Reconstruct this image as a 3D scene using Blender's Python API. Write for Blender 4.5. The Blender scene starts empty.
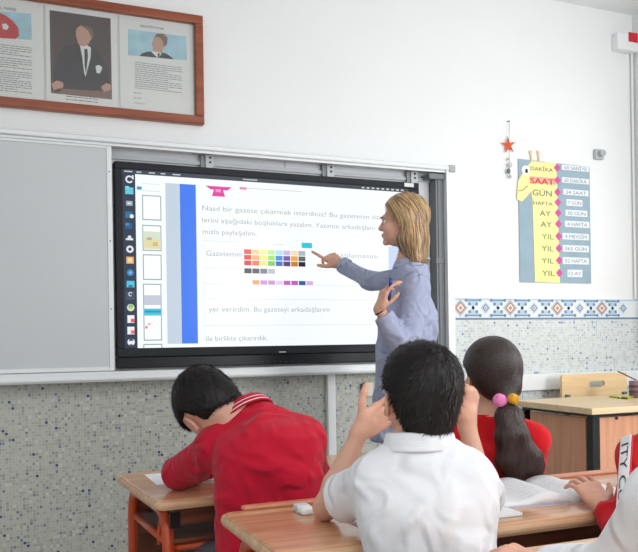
import bpy, math, random
import numpy as np
from mathutils import Vector, Matrix
random.seed(7)
rng = np.random.default_rng(5)
C = bpy.context.scene
COL = C.collection
PI = math.pi

# ------------------------------------------------------------------ camera, world, lights
F = 780.5
YAW, ROLL = math.radians(22.73), math.radians(-0.8585)
CAMH = 1.10
cd = bpy.data.cameras.new('camera')
cd.sensor_width = 36.0
cd.lens = F / 638 * 36
cd.shift_x = -0.0015
cd.shift_y = 0.1023
cd.clip_start = 0.05
co = bpy.data.objects.new('camera', cd)
COL.objects.link(co)
co.matrix_world = (Matrix.Translation((0, 0, CAMH)) @ Matrix.Rotation(-YAW, 4, 'Z')
                   @ Matrix.Rotation(PI / 2, 4, 'X') @ Matrix.Rotation(ROLL, 4, 'Z'))
cd.dof.use_dof = False
C.camera = co

W = bpy.data.worlds.new('world')
C.world = W
W.use_nodes = True
bg = W.node_tree.nodes['Background']
bg.inputs[0].default_value = (0.93, 0.97, 1.0, 1)
bg.inputs[1].default_value = 1.24

def area(name, loc, target, sx, sy, power, col=(1, 1, 1)):
    l = bpy.data.lights.new(name, 'AREA')
    l.shape = 'RECTANGLE'
    l.size, l.size_y, l.energy, l.color = sx, sy, power, col
    o = bpy.data.objects.new(name, l)
    o.location = loc
    o.rotation_euler = (Vector(target) - Vector(loc)).to_track_quat('-Z', 'Y').to_euler()
    COL.objects.link(o)
    return o

# daylight from the window in the right hand wall, and added ceiling fill
area('window_and_fill_light', (3.90, 0.6, 1.9), (0.0, 0.6, 1.9), 1.6, 1.5, 38, (0.97, 0.99, 1.0))
area('window_and_fill_light', (3.90, 2.75, 1.9), (0.0, 2.75, 1.9), 1.6, 1.5, 8, (0.97, 0.99, 1.0))
back_fill = area('window_and_fill_light', (3.3, -2.1, 1.8), (3.75, 4.0, 1.5), 1.2, 1.4, 22, (0.97, 0.99, 1.0))   # added lamp, no window there; brightens the front wall's right end
back_fill.data.spread = math.radians(75)
area('ceiling_fill_light', (0.2, -0.5, 3.2), (0.2, -0.5, 0), 1.4, 0.7, 30, (1.0, 0.98, 0.95))  # unseen ceiling lamps added to brighten the room
area('ceiling_fill_light', (2.4, -0.5, 3.2), (2.4, -0.5, 0), 1.4, 0.7, 30, (1.0, 0.98, 0.95))

vs = C.view_settings
vs.view_transform = 'Standard'
vs.look = 'None'
vs.gamma = 1
vs.exposure = 0.0
vs.use_curve_mapping = False

# ------------------------------------------------------------------ measuring helpers
def ray(px, py):
    u, v = px - 319.0, -(py - 276.0)
    c, s = math.cos(ROLL), math.sin(ROLL)
    a, b = c * u - s * v, s * u + c * v + 65.25
    cy, sy = math.cos(YAW), math.sin(YAW)
    return Vector((a * cy + F * sy, -a * sy + F * cy, b)) / F
def cam(px, py, z):            # point at distance z in front of the camera
    return Vector((0, 0, CAMH)) + ray(px, py) * z
def at(px, py, Y):             # point of the plane y = Y
    r = ray(px, py)
    return Vector((0, 0, CAMH)) + r * (Y / r.y)

# ------------------------------------------------------------------ materials
MATS = {}
def lin(c):
    return tuple(((x / 255) / 12.92 if x / 255 <= 0.04045 else ((x / 255 + 0.055) / 1.055) ** 2.4) for x in c)
class NT:
    def __init__(s, m):
        s.t = m.node_tree
        s.b = s.t.nodes['Principled BSDF']
    def n(s, t, **k):
        x = s.t.nodes.new(t)
        for a, v in k.items():
            setattr(x, a, v)
        return x
    def l(s, a, b):
        s.t.links.new(a, b)
def mat(name, rgb, rough=0.5, metal=0.0, var=0.0, vscale=8.0, bump=0.0, bscale=60.0, stretch=(1, 1, 1),
        sub=0.0, sheen=0.0, emit=0.0, spec=0.5, coat=0.0):
    if name in MATS:
        return MATS[name]
    m = bpy.data.materials.new(name)
    m.use_nodes = True
    t = NT(m)
    c = lin(rgb)
    b = t.b
    b.inputs['Base Color'].default_value = (*c, 1)
    b.inputs['Roughness'].default_value = rough
    b.inputs['Metallic'].default_value = metal
    b.inputs['Specular IOR Level'].default_value = spec
    if coat: b.inputs['Coat Weight'].default_value = coat
    if sub:
        b.inputs['Subsurface Weight'].default_value = sub
        b.inputs['Subsurface Radius'].default_value = (0.012, 0.004, 0.002)
        b.inputs['Subsurface Scale'].default_value = 1.0
    if sheen:
        b.inputs['Sheen Weight'].default_value = sheen
    if emit:
        b.inputs['Emission Color'].default_value = (*c, 1)
        b.inputs['Emission Strength'].default_value = emit
        b.inputs['Base Color'].default_value = (0.01, 0.01, 0.01, 1)
    if var or bump:
        g = t.n('ShaderNodeNewGeometry')
        mp = t.n('ShaderNodeMapping')
        mp.inputs['Scale'].default_value = stretch
        t.l(g.outputs['Position'], mp.inputs[0])
    if var:
        no = t.n('ShaderNodeTexNoise')
        no.inputs['Scale'].default_value = vscale
        no.inputs['Detail'].default_value = 5
        t.l(mp.outputs[0], no.inputs['Vector'])
        r = t.n('ShaderNodeValToRGB')
        r.color_ramp.elements[0].position = 0.3
        r.color_ramp.elements[1].position = 0.7
        r.color_ramp.elements[0].color = (*[x * (1 - var) for x in c], 1)
        r.color_ramp.elements[1].color = (*[min(1, x * (1 + var)) for x in c], 1)
        t.l(no.outputs[0], r.inputs[0])
        t.l(r.outputs[0], b.inputs['Base Color'])
    if bump:
        n2 = t.n('ShaderNodeTexNoise')
        n2.inputs['Scale'].default_value = bscale
        n2.inputs['Detail'].default_value = 4
        t.l(mp.outputs[0], n2.inputs['Vector'])
        bu = t.n('ShaderNodeBump')
        bu.inputs['Strength'].default_value = bump
        bu.inputs['Distance'].default_value = 0.01
        t.l(n2.outputs[0], bu.inputs['Height'])
        t.l(bu.outputs[0], b.inputs['Normal'])
    MATS[name] = m
    return m

def cloth(name, rgb, wr=.5, sc=9.0):
    m = mat(name, rgb, .9, spec=.2, sheen=.1)
    t = NT(m)
    g = t.n('ShaderNodeNewGeometry')
    n1 = t.n('ShaderNodeTexNoise', noise_type='RIDGED_MULTIFRACTAL')
    n1.inputs['Scale'].default_value = sc
    n1.inputs['Detail'].default_value = 1.5
    n1.inputs['Distortion'].default_value = 1.2
    n2 = t.n('ShaderNodeTexNoise')
    n2.inputs['Scale'].default_value = 320
    t.l(g.outputs['Position'], n1.inputs['Vector'])
    t.l(g.outputs['Position'], n2.inputs['Vector'])
    b1 = t.n('ShaderNodeBump'); b1.inputs['Strength'].default_value = wr; b1.inputs['Distance'].default_value = .035
    b2 = t.n('ShaderNodeBump'); b2.inputs['Strength'].default_value = .25; b2.inputs['Distance'].default_value = .002
    t.l(n1.outputs[0], b1.inputs['Height'])
    t.l(n2.outputs[0], b2.inputs['Height'])
    t.l(b1.outputs[0], b2.inputs['Normal'])
    t.l(b2.outputs[0], t.b.inputs['Normal'])
    return m

def mosaic_mat(name, stops, grout, size=0.0165):
    m = bpy.data.materials.new(name)
    m.use_nodes = True
    t = NT(m)
    g = t.n('ShaderNodeNewGeometry')
    sc = t.n('ShaderNodeVectorMath', operation='SCALE')
    sc.inputs['Scale'].default_value = 1 / size
    t.l(g.outputs['Position'], sc.inputs[0])
    fl = t.n('ShaderNodeVectorMath', operation='FLOOR')
    t.l(sc.outputs[0], fl.inputs[0])
    mu = t.n('ShaderNodeVectorMath', operation='MULTIPLY')
    mu.inputs[1].default_value = (1, 0, 1)
    t.l(fl.outputs[0], mu.inputs[0])
    wn = t.n('ShaderNodeTexWhiteNoise', noise_dimensions='3D')
    t.l(mu.outputs[0], wn.inputs['Vector'])
    r = t.n('ShaderNodeValToRGB')
    r.color_ramp.interpolation = 'CONSTANT'
    els = r.color_ramp.elements
    p = 0
    for i, (w, c) in enumerate(stops):
        e = els[i] if i < 2 else els.new(p)
        e.position = p
        e.color = (*lin(c), 1)
        p += w
    t.l(wn.outputs[0], r.inputs[0])
    fr = t.n('ShaderNodeVectorMath', operation='FRACTION')
    t.l(sc.outputs[0], fr.inputs[0])
    se = t.n('ShaderNodeSeparateXYZ')
    t.l(fr.outputs[0], se.inputs[0])
    ms = []
    for ax in ('X', 'Z'):
        a = t.n('ShaderNodeMath', operation='COMPARE')
        a.inputs[1].default_value = 0.5
        a.inputs[2].default_value = 0.42
        t.l(se.outputs[ax], a.inputs[0])
        ms.append(a)
    k = t.n('ShaderNodeMath', operation='MULTIPLY')
    t.l(ms[0].outputs[0], k.inputs[0])
    t.l(ms[1].outputs[0], k.inputs[1])
    mx = t.n('ShaderNodeMix', data_type='RGBA')
    t.l(k.outputs[0], mx.inputs[0])
    mx.inputs[6].default_value = (*lin(grout), 1)
    t.l(r.outputs[0], mx.inputs[7])
    t.l(mx.outputs[2], t.b.inputs['Base Color'])
    bu = t.n('ShaderNodeBump')
    bu.inputs['Strength'].default_value = 0.3
    bu.inputs['Distance'].default_value = 0.002
    t.l(k.outputs[0], bu.inputs['Height'])
    t.l(bu.outputs[0], t.b.inputs['Normal'])
    t.b.inputs['Roughness'].default_value = 0.35
    return m

def wood_mat(name, rgb, dark, rough=0.4, axis=0, scale=3.0, coat=0.0):
    m = bpy.data.materials.new(name)
    m.use_nodes = True
    t = NT(m)
    g = t.n('ShaderNodeNewGeometry')
    mp = t.n('ShaderNodeMapping')
    s = [14, 14, 14]
    s[axis] = 0.9
    mp.inputs['Scale'].default_value = s
    t.l(g.outputs['Position'], mp.inputs[0])
    no = t.n('ShaderNodeTexNoise')
    no.inputs['Scale'].default_value = scale
    no.inputs['Detail'].default_value = 6
    no.inputs['Distortion'].default_value = 0.6
    t.l(mp.outputs[0], no.inputs['Vector'])
    r = t.n('ShaderNodeValToRGB')
    r.color_ramp.elements[0].position = 0.35
    r.color_ramp.elements[1].position = 0.65
    r.color_ramp.elements[0].color = (*lin(dark), 1)
    r.color_ramp.elements[1].color = (*lin(rgb), 1)
    t.l(no.outputs[0], r.inputs[0])
    t.l(r.outputs[0], t.b.inputs['Base Color'])
    t.b.inputs['Roughness'].default_value = rough
    t.b.inputs['Coat Weight'].default_value = coat
    return m

M_wall = mat('wall_paint', (236, 237, 237), 0.7, var=0.012, vscale=2, bump=0.04, bscale=120)
M_ceil = mat('ceiling_paint', (238, 240, 241), 0.8)
M_white = mat('white_plastic', (238, 240, 241), 0.35)
M_alu = mat('pale_aluminium', (222, 225, 227), 0.35, metal=0.15)
M_board = mat('white_board_enamel', (196, 201, 204), 0.3, var=0.02, vscale=1.5)
M_back = mat('grey_backing', (214, 217, 221), 0.45)
M_rail = mat('dark_grey_rail', (112, 117, 122), 0.45)
M_black = mat('black_plastic', (22, 23, 26), 0.35)
M_bezel = mat('charcoal_bezel', (34, 37, 42), 0.55, spec=.25)
M_bezel2 = mat('glossy_black_trim', (18, 20, 24), 0.3, spec=.3)
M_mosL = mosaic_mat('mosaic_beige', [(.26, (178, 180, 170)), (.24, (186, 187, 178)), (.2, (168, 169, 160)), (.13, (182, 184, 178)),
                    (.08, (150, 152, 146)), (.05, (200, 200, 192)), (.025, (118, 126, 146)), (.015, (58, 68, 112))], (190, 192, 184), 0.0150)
M_mosR = mosaic_mat('mosaic_pale_lit', [(.34, (206, 212, 212)), (.3, (214, 220, 220)), (.16, (198, 205, 206)), (.13, (190, 196, 192)),  # more white tiles; brighter light and haze partly put into the tile colours
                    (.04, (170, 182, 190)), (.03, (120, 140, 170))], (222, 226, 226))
M_frame = wood_mat('reddish_frame_wood', (156, 84, 56), (134, 66, 42), 0.35, 0)
M_paper = mat('printed_paper', (222, 224, 222), 0.5)
M_page = mat('notebook_page', (238, 239, 242), 0.6, var=0.03, vscale=30)
M_dtop = wood_mat('desk_top_wood', (216, 168, 130), (192, 140, 102), 0.25, 0, 2.5, 0.3)
M_dedge = wood_mat('desk_edge_wood', (222, 186, 150), (196, 154, 118), 0.35, 0, 3)
M_dlip = mat('orange_desk_lip', (206, 138, 108), 0.3, var=0.06, vscale=20)
M_brown = wood_mat('brown_panel_wood', (122, 72, 52), (92, 52, 38), 0.45, 0)
M_orange = mat('orange_enamel', (196, 74, 34), 0.3, var=0.05, vscale=15, coat=0.3)
M_tdesk = wood_mat('pale_desk_wood', (232, 208, 170), (218, 190, 148), 0.4, 0)
M_tpanel = wood_mat('pinkish_panel_wood', (216, 160, 128), (200, 142, 110), 0.4, 2)
M_birch = wood_mat('birch_wood', (236, 206, 160), (226, 192, 144), 0.4, 0)
M_floor = mat('floor_vinyl', (178, 174, 166), 0.4, var=0.05)

# ------------------------------------------------------------------ mesh builder
class MB:
    def __init__(s):
        s.v, s.f, s.m = [], [], []
    def add(s, vs, fs, mi=0):
        o = len(s.v)
        s.v += [tuple(v) for v in vs]
        for f in fs:
            s.f.append(tuple(i + o for i in f))
            s.m.append(mi)
        return s
    def box(s, a, b, mi=0, bev=0.0):
        x0, y0, z0 = [min(p, q) for p, q in zip(a, b)]
        x1, y1, z1 = [max(p, q) for p, q in zip(a, b)]
        e = min(bev, (x1 - x0) * .45, (y1 - y0) * .45, (z1 - z0) * .45)
        if e <= 0:
            v = [(x, y, z) for z in (z0, z1) for y in (y0, y1) for x in (x0, x1)]
            return s.add(v, [(0, 2, 3, 1), (4, 5, 7, 6), (0, 1, 5, 4), (2, 6, 7, 3), (0, 4, 6, 2), (1, 3, 7, 5)], mi)
        import bmesh
        bm = bmesh.new()
        r = bmesh.ops.create_cube(bm, size=1.0)
        for q in bm.verts:
            q.co = Vector(((x0 + x1) / 2 + q.co.x * (x1 - x0), (y0 + y1) / 2 + q.co.y * (y1 - y0), (z0 + z1) / 2 + q.co.z * (z1 - z0)))
        bmesh.ops.bevel(bm, geom=bm.edges[:] + bm.verts[:], offset=e, segments=2, affect='EDGES', profile=0.5)
        bm.verts.ensure_lookup_table()
        s.add([q.co for q in bm.verts], [[q.index for q in f.verts] for f in bm.faces], mi)
        bm.free()
        return s
    def prism(s, pts, y0, y1, mi=0):        # outline in x,z pushed from y0 to y1
        n = len(pts)
        v = [(p[0], y0, p[1]) for p in pts] + [(p[0], y1, p[1]) for p in pts]
        fs = [tuple(range(n)), tuple(range(2 * n - 1, n - 1, -1))] + [(i, i + n, (i + 1) % n + n, (i + 1) % n) for i in range(n)]
        return s.add(v, fs, mi)
    def slab(s, pts, z0, z1, mi=0, bev=0.0):          # outline in x,y, with a rounded rim
        n = len(pts)
        c = np.mean(np.array([p[:2] for p in pts]), axis=0)
        prof = [(z0, bev), (z0 + bev * .3, bev * .3), (z0 + bev, 0), (z1 - bev, 0), (z1 - bev * .3, bev * .3), (z1, bev)] if bev else [(z0, 0), (z1, 0)]
        v = []
        P = np.array([p[:2] for p in pts], float)
        nx = np.roll(P, -1, 0) - np.roll(P, 1, 0)
        nx /= np.linalg.norm(nx, axis=1)[:, None]
        nor = np.stack([-nx[:, 1], nx[:, 0]], 1)
        if np.sum(nor[0] * (c - P[0])) < 0: nor = -nor
        for z, e in prof:
            for i in range(n):
                q = P[i] + nor[i] * e
                v.append((q[0], q[1], z))
        fs = [tuple(range(n - 1, -1, -1)), tuple(range((len(prof) - 1) * n, len(prof) * n))]
        for k in range(len(prof) - 1):
            fs += [(k * n + i, k * n + (i + 1) % n, (k + 1) * n + (i + 1) % n, (k + 1) * n + i) for i in range(n)]
        return s.add(v, fs, mi)
    def tube(s, pts, r, mi=0, n=12, r1=None, cap=True):
        pts = [Vector(p) for p in pts]
        up = Vector((0, 0, 1))
        v = []
        last = None
        L = len(pts)
        for i, p in enumerate(pts):
            d = (pts[min(i + 1, L - 1)] - pts[max(i - 1, 0)]).normalized()
            if last is None:
                a = d.cross(up)
                if a.length < 1e-3: a = d.cross(Vector((1, 0, 0)))
            else:
                a = last - d * last.dot(d)
            a.normalize()
            last = a
            b = d.cross(a)
            rr = r if r1 is None else r + (r1 - r) * i / (L - 1)
            for k in range(n):
                t = 2 * PI * k / n
                v.append(p + (a * math.cos(t) + b * math.sin(t)) * rr)
        fs = []
        for i in range(L - 1):
            fs += [(i * n + k, i * n + (k + 1) % n, (i + 1) * n + (k + 1) % n, (i + 1) * n + k) for k in range(n)]
        if cap:
            fs += [tuple(range(n - 1, -1, -1)), tuple(range((L - 1) * n, L * n))]
        return s.add(v, fs, mi)
    def ball(s, c, r, mi=0, n=16):
        r = r if hasattr(r, '__len__') else (r, r, r)
        v, fs = [], []
        m = n // 2
        for i in range(m + 1):
            th = PI * i / m
            for k in range(n):
                ph = 2 * PI * k / n
                v.append((c[0] + r[0] * math.sin(th) * math.cos(ph), c[1] + r[1] * math.sin(th) * math.sin(ph), c[2] + r[2] * math.cos(th)))
        for i in range(m):
            fs += [(i * n + k, (i + 1) * n + k, (i + 1) * n + (k + 1) % n, i * n + (k + 1) % n) for k in range(n)]
        return s.add(v, fs, mi)
    def build(s, name, mats, parent=None, smooth=False, origin=None):
        me = bpy.data.meshes.new(name)
        if not isinstance(mats, (list, tuple)): mats = [mats]
        V = np.array(s.v, float)
        o = bpy.data.objects.new(name, me)
        if parent is not None:
            q = parent
            off = Vector((0, 0, 0))
            while q is not None:
                off += q.location
                q = q.parent
            V = V - np.array(off)
            o.parent = parent
        else:
            if origin is None:
                origin = ((V[:, 0].min() + V[:, 0].max()) / 2, (V[:, 1].min() + V[:, 1].max()) / 2, V[:, 2].min())
            V = V - np.array(origin)
            o.location = origin
        me.from_pydata(V.tolist(), [], s.f)
        for m in mats: me.materials.append(m)
        me.polygons.foreach_set('material_index', s.m)
        if smooth: me.polygons.foreach_set('use_smooth', [True] * len(s.f))
        me.update()
        COL.objects.link(o)
        return o

def rounded(x0, y0, x1, y1, r, n=6):
    P = []
    for cx, cy, a in ((x1 - r, y1 - r, 0), (x0 + r, y1 - r, 90), (x0 + r, y0 + r, 180), (x1 - r, y0 + r, 270)):
        for i in range(n + 1):
            t = math.radians(a + 90 * i / n)
            P.append((cx + r * math.cos(t), cy + r * math.sin(t)))
    return P
def tag(o, label=None, cat=None, group=None, kind=None):
    if label: o['label'] = label
    if cat: o['category'] = cat
    if group: o['group'] = group
    if kind: o['kind'] = kind
    return o
def thing(name, loc, label, cat, group=None):
    o = bpy.data.objects.new(name, None)
    o.empty_display_size = 0.05
    o.location = loc
    COL.objects.link(o)
    return tag(o, label, cat, group)
def struct(mb, name, m):
    return tag(mb.build(name, m), kind='structure')

_tc = {}
def text_geo(st):
    if st in _tc: return _tc[st]
    cu = bpy.data.curves.new('t', 'FONT')
    cu.body = st
    cu.resolution_u = 3
    o = bpy.data.objects.new('t', cu)
    COL.objects.link(o)
    bpy.context.view_layer.update()
    me = bpy.data.meshes.new_from_object(o.evaluated_get(bpy.context.evaluated_depsgraph_get()))
    V = [tuple(v.co) for v in me.vertices]
    Fc = [tuple(p.vertices) for p in me.polygons]
    bpy.data.objects.remove(o)
    bpy.data.curves.remove(cu)
    bpy.data.meshes.remove(me)
    _tc[st] = (V, Fc)
    return V, Fc
def put_text(mb, st, x, z, Y, h, width=None, mi=0, fn=None, center=False):
    """lettering standing on the plane y=Y, baseline at z, cap height h"""
    V, Fc = text_geo(st)
    if not V: return
    x0, x1 = min(v[0] for v in V), max(v[0] for v in V)
    sy = h / 0.72
    sx = sy if width is None else width / (x1 - x0)
    off = -(x0 + x1) / 2 if center else -x0
    P = [(x + (v[0] + off) * sx, Y, z + v[1] * sy) for v in V]
    if fn: P = [fn(p) for p in P]
    mb.add(P, Fc, mi)

# ------------------------------------------------------------------ the room
WY = 4.00
RX = at(636, 300, WY).x
CZ = 3.25
LX = -2.6
struct(MB().box((LX - .1, -2.2, -.1), (RX + .1, WY + .1, 0)), 'floor', M_floor)
struct(MB().box((LX - .1, -2.2, CZ), (RX + .1, WY + .1, CZ + .1)), 'ceiling', M_ceil)
struct(MB().box((LX - .1, WY, 0), (RX + .1, WY + .1, CZ)), 'wall_front', M_wall)
struct(MB().box((RX, -2.2, 0), (RX + .1, WY, CZ)), 'wall_right', M_wall)
struct(MB().box((LX - .1, -2.2, 0), (LX, WY, CZ)), 'wall_left', M_wall)
BRX = at(455, 320, WY - .012).x             # right edge of the board's frame
zb0 = at(540, 320.2, WY - .01).z            # border strip
zb1 = at(540, 298.5, WY - .01).z
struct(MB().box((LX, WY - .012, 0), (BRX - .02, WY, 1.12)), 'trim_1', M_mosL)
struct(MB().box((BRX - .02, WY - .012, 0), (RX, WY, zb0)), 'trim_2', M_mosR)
M_bw = mat('glazed_white', (226, 231, 234), 0.25)
M_bb = mat('glazed_blue', (104, 134, 166), 0.25)
M_bl = mat('glazed_pale_blue', (180, 202, 218), 0.25)
M_bo = mat('glazed_orange', (190, 134, 104), 0.25)
b = MB().box((BRX - .02, WY - .014, zb0), (RX, WY, zb1), 0)
hh = (zb1 - zb0)
yb = WY - .0155
def qd(mb, pts, mi, y=yb):
    mb.add([(p[0], y, p[1]) for p in pts], [tuple(range(len(pts)))], mi)
def diamond(mb, cx, cz, w, h, mi, y=yb):
    qd(mb, [(cx - w, cz), (cx, cz - h), (cx + w, cz), (cx, cz + h)], mi, y)
qd(b, [(BRX, zb0 + .004), (RX, zb0 + .004), (RX, zb0 + .016), (BRX, zb0 + .016)], 1)
qd(b, [(BRX, zb1 - .012), (RX, zb1 - .012), (RX, zb1 - .004), (BRX, zb1 - .004)], 2)
per = at(555, 310, WY).x - at(508, 310, WY).x
cz = zb0 + hh * .56
xx = at(459, 308, WY).x
k = 0
while xx < RX + .1:
    big = k % 2 == 0
    w = .042 if big else .024
    if xx + w < RX:
        diamond(b, xx, cz, w + .012, w + .012, 2, yb)
        diamond(b, xx, cz, w, w, 3 if big else 1, yb - .0005)
        diamond(b, xx, cz, w * .62, w * .62, 0, yb - .001)
        diamond(b, xx, cz, w * .34, w * .34, 3, yb - .0015)
    hx = xx + per / 4
    a = per * .14
    H = hh * .34
    if hx + a < RX:
        qd(b, [(hx - a, cz + H), (hx, cz + .006), (hx + a, cz + H)], 2)
        qd(b, [(hx - a, cz - H), (hx + a, cz - H), (hx, cz - .006)], 2)
        for sg in (1, -1):
            for q in range(5):
                t = -1 + q * .5
                x_, z_ = hx + a * t, cz + sg * H * t
                s_ = .0085
                qd(b, [(x_ - s_, z_ - s_), (x_ + s_, z_ - s_), (x_ + s_, z_ + s_), (x_ - s_, z_ + s_)], 1, yb - .001)
        for sg in (1, -1):
            qd(b, [(hx - a, cz + sg * H - .004), (hx + a, cz + sg * H - .004), (hx + a, cz + sg * H + .004), (hx - a, cz + sg * H + .004)], 1, yb - .0007)
    xx += per / 2
    k += 1
struct(b, 'trim_3', [M_bw, M_bb, M_bl, M_bo])
# white cable trunking on the wall
struct(MB().box((BRX, WY - .05, .775), (RX, WY - .012, .875), 0, .004), 'trim_4', M_white)
xt = at(331, 400, WY - .03).x
struct(MB().box((xt - .024, WY - .045, 0), (xt + .024, WY - .012, .93), 0, .004), 'trim_5', M_white)

for i, wy in enumerate((.6, 2.75)):
    wn_ = MB()
    for a_, b_ in (((wy - .87, 1.08), (wy + .87, 1.14)), ((wy - .87, 2.66), (wy + .87, 2.72)), ((wy - .87, 1.14), (wy - .81, 2.66)), ((wy + .81, 1.14), (wy + .87, 2.66))):
        wn_.box((RX - .05, a_[0], a_[1]), (RX, b_[0], b_[1]))
    struct(wn_, 'window_%d' % (i + 1), M_white)

# ------------------------------------------------------------------ sliding board frame
FZ0 = at(329, 374.5, 3.86).z
FZ1 = at(160, 141.0, 3.86).z
FX1 = at(455, 260, 3.86).x
bf = thing('board_frame', ((LX + FX1) / 2, WY, FZ0), 'long white aluminium frame with rails that holds the whiteboard and the display', 'frame')
TB = at(160, 146.4, 3.86).z
MB().box((LX + .2, 3.86, TB), (FX1, WY, FZ1), 0, .006).box((LX + .2, 3.875, TB - .012), (FX1 - .01, 3.89, TB), 0).build('top_rail', [M_alu, M_rail], bf)
MB().box((LX + .2, 3.85, FZ0), (FX1, WY - .012, FZ0 + .05), 0, .006).box((LX + .2, 3.835, FZ0 + .012), (FX1, 3.85, FZ0 + .02), 0).build('chalk_ledge', M_alu, bf)
MB().box((FX1 - .045, 3.865, FZ0 + .05), (FX1, WY - .012, TB)).build('side_post', M_white, bf)
MB().box((FX1 - .098, 3.90, FZ0 + .05), (FX1 - .045, WY - .012, TB - .03)).box((FX1 - .085, 3.895, FZ0 + .05), (FX1 - .07, 3.90, TB - .03)).box((FX1 - .105, 3.893, FZ0 + .62), (FX1 - .047, 3.90, FZ0 + .65)).box((FX1 - .15, 3.88, TB - .05), (FX1 - .05, 3.97, TB - .02)).build('side_rail', M_rail, bf)
MB().box((FX1 - .03, 3.855, TB - .01), (FX1 + .012, WY, FZ1 + .006), 0, .006).build('corner_cap', mat('grey_cap', (168, 171, 176), .5), bf)
MB().box((.45, 3.972, FZ0 + .05), (FX1 - .1, WY - .012, TB)).build('backing_panel', M_back, bf)
xr = at(285, 155, 3.96).x
MB().box((.52, 3.955, TB - .055), (FX1 - .1, 3.972, TB - .035)).box((xr, 3.968, TB - .2), (xr + .006, 3.972, TB)).build('back_rail', mat('mid_grey_rail', (186, 190, 195), .4), bf)

# left whiteboard panel
wx1 = at(113, 250, 3.885).x
wbz0 = FZ0 + .052
wbz1 = at(110, 145.0, 3.885).z
wb = thing('whiteboard', ((LX + .3 + wx1) / 2, 3.9, wbz0), 'large blank grey-white whiteboard panel left of the display', 'whiteboard')
MB().box((LX + .3, 3.888, wbz0 + .018), (wx1 - .022, 3.90, wbz1 - .016)).build('writing_surface', M_board, wb)
e = MB().box((wx1 - .024, 3.884, wbz0), (wx1, 3.905, wbz1), 0, .002).box((LX + .3, 3.884, wbz1 - .018), (wx1 - .024, 3.905, wbz1), 0, .002).box((LX + .3, 3.884, wbz0), (wx1 - .024, 3.905, wbz0 + .02), 0, .002)
for zz in (wbz0 + .3, wbz0 + .63, wbz1 - .13):
    e.tube([(wx1 - .012, 3.882, zz), (wx1 - .012, 3.886, zz)], .004, 1, 8)
e.build('edge_trim', [M_alu, M_rail], wb)

# ------------------------------------------------------------------ interactive display
SY = 3.914
DX0, DX1 = at(114.5, 160.5, SY).x, at(419, 182.5, SY).x
DZ1, DZ0 = at(114.5, 160.5, SY).z, at(118, 368.5, SY).z
dp = thing('interactive_display', ((DX0 + DX1) / 2, SY, DZ0), 'large lit interactive display with black bezel showing a worksheet page', 'display')
IX0, IX1 = at(123.5, 250, SY).x, at(410.5, 250, SY).x
IZ1, IZ0 = at(124, 168.5, SY).z, at(130, 348.2, SY).z
bz = MB()
bz.box((DX0, SY, IZ1), (DX1, SY + .07, DZ1), 0, .004)
bz.box((DX0, SY, DZ0 + .055), (DX1, SY + .07, IZ0), 0, .003)
bz.box((DX0, SY, IZ0), (IX0, SY + .07, IZ1), 0, .003)
bz.box((IX1, SY, IZ0), (DX1, SY + .07, IZ1), 0, .003)
bz.box((DX0 + .01, SY + .02, DZ0 + .01), (DX1 - .01, SY + .07, DZ1 - .01), 0)
bz.build('bezel', M_bezel, dp)
MB().box((DX0, SY - .006, DZ0), (DX1, SY + .07, DZ0 + .053), 0, .004).build('bottom_trim', M_bezel2, dp)
p = at(279, 352, SY)
lg = MB()
M_gt = mat('silver_lettering', (190, 195, 200), .4)
lg.box((p.x, SY - .001, p.z - .003), (p.x + .04, SY + .001, p.z + .003))
lg.build('logo_plate', M_gt, dp)
for i in range(7):
    q = at(262 + i * 6, 361.5, SY)
    MB().ball((q.x, SY - .007, q.z), (.003, .002, .003), 0, 8).build('button', mat('dim_button', (90, 94, 100), .4), dp)
q = at(409, 185, SY)
MB().box((q.x - .03, SY - .002, q.z - .011), (q.x + .03, SY, q.z + .011)).build('white_sticker', M_paper, dp)
# picture on the screen: one mesh, one flat lit colour for every shape
SC = {}
smats = []
def sm(rgb, e=1.0):
    if rgb not in SC:
        SC[rgb] = len(smats)
        smats.append(mat('screen_%02x%02x%02x' % rgb, rgb, .25, emit=e, spec=.2))
    return SC[rgb]
s = MB()
lay = [0]
def rect(x0, y0, x1, y1, rgb, d=1):          # corners given where the photograph shows them on the screen
    a, b_ = at(x0, y0, SY), at(x1, y1, SY)
    Y = SY + .008 - .0004 * d
    s.add([(a.x, Y, b_.z), (b_.x, Y, b_.z), (b_.x, Y, a.z), (a.x, Y, a.z)], [(0, 1, 2, 3)], sm(rgb))
WHT = (246, 252, 253)
s.add([(IX0, SY + .008, IZ0), (IX1, SY + .008, IZ0), (IX1, SY + .008, IZ1), (IX0, SY + .008, IZ1)], [(0, 1, 2, 3)], sm(WHT))
def mrect(x0, z0, x1, z1, rgb, d=1):
    Y = SY + .008 - .0004 * d
    s.add([(x0, Y, z0), (x1, Y, z0), (x1, Y, z1), (x0, Y, z1)], [(0, 1, 2, 3)], sm(rgb))
mrect(IX0, IZ1 - .022, IX1, IZ1, (58, 64, 74), 1)                    # menu bar
mrect(IX0, IZ0, at(136.5, 250, SY).x, IZ1 - .02, (44, 56, 76), 1)      # dock
a = at(185, 171, SY)
for i, (w_, g_) in enumerate(((.05, 0), (.03, .02), (.04, .02), (.03, .02), (.05, .02))):
    mrect(IX0 + .01 + i * .06, IZ1 - .014, IX0 + .01 + i * .06 + w_ * .8, IZ1 - .008, (196, 202, 210), 2)
for i in range(9):
    mrect(IX1 - .3 + i * .031, IZ1 - .015, IX1 - .3 + i * .031 + .016, IZ1 - .007, (210, 214, 220), 2)
mrect(IX0 + .62, IZ1 - .014, IX0 + .70, IZ1 - .008, (190, 194, 200), 2)
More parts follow.
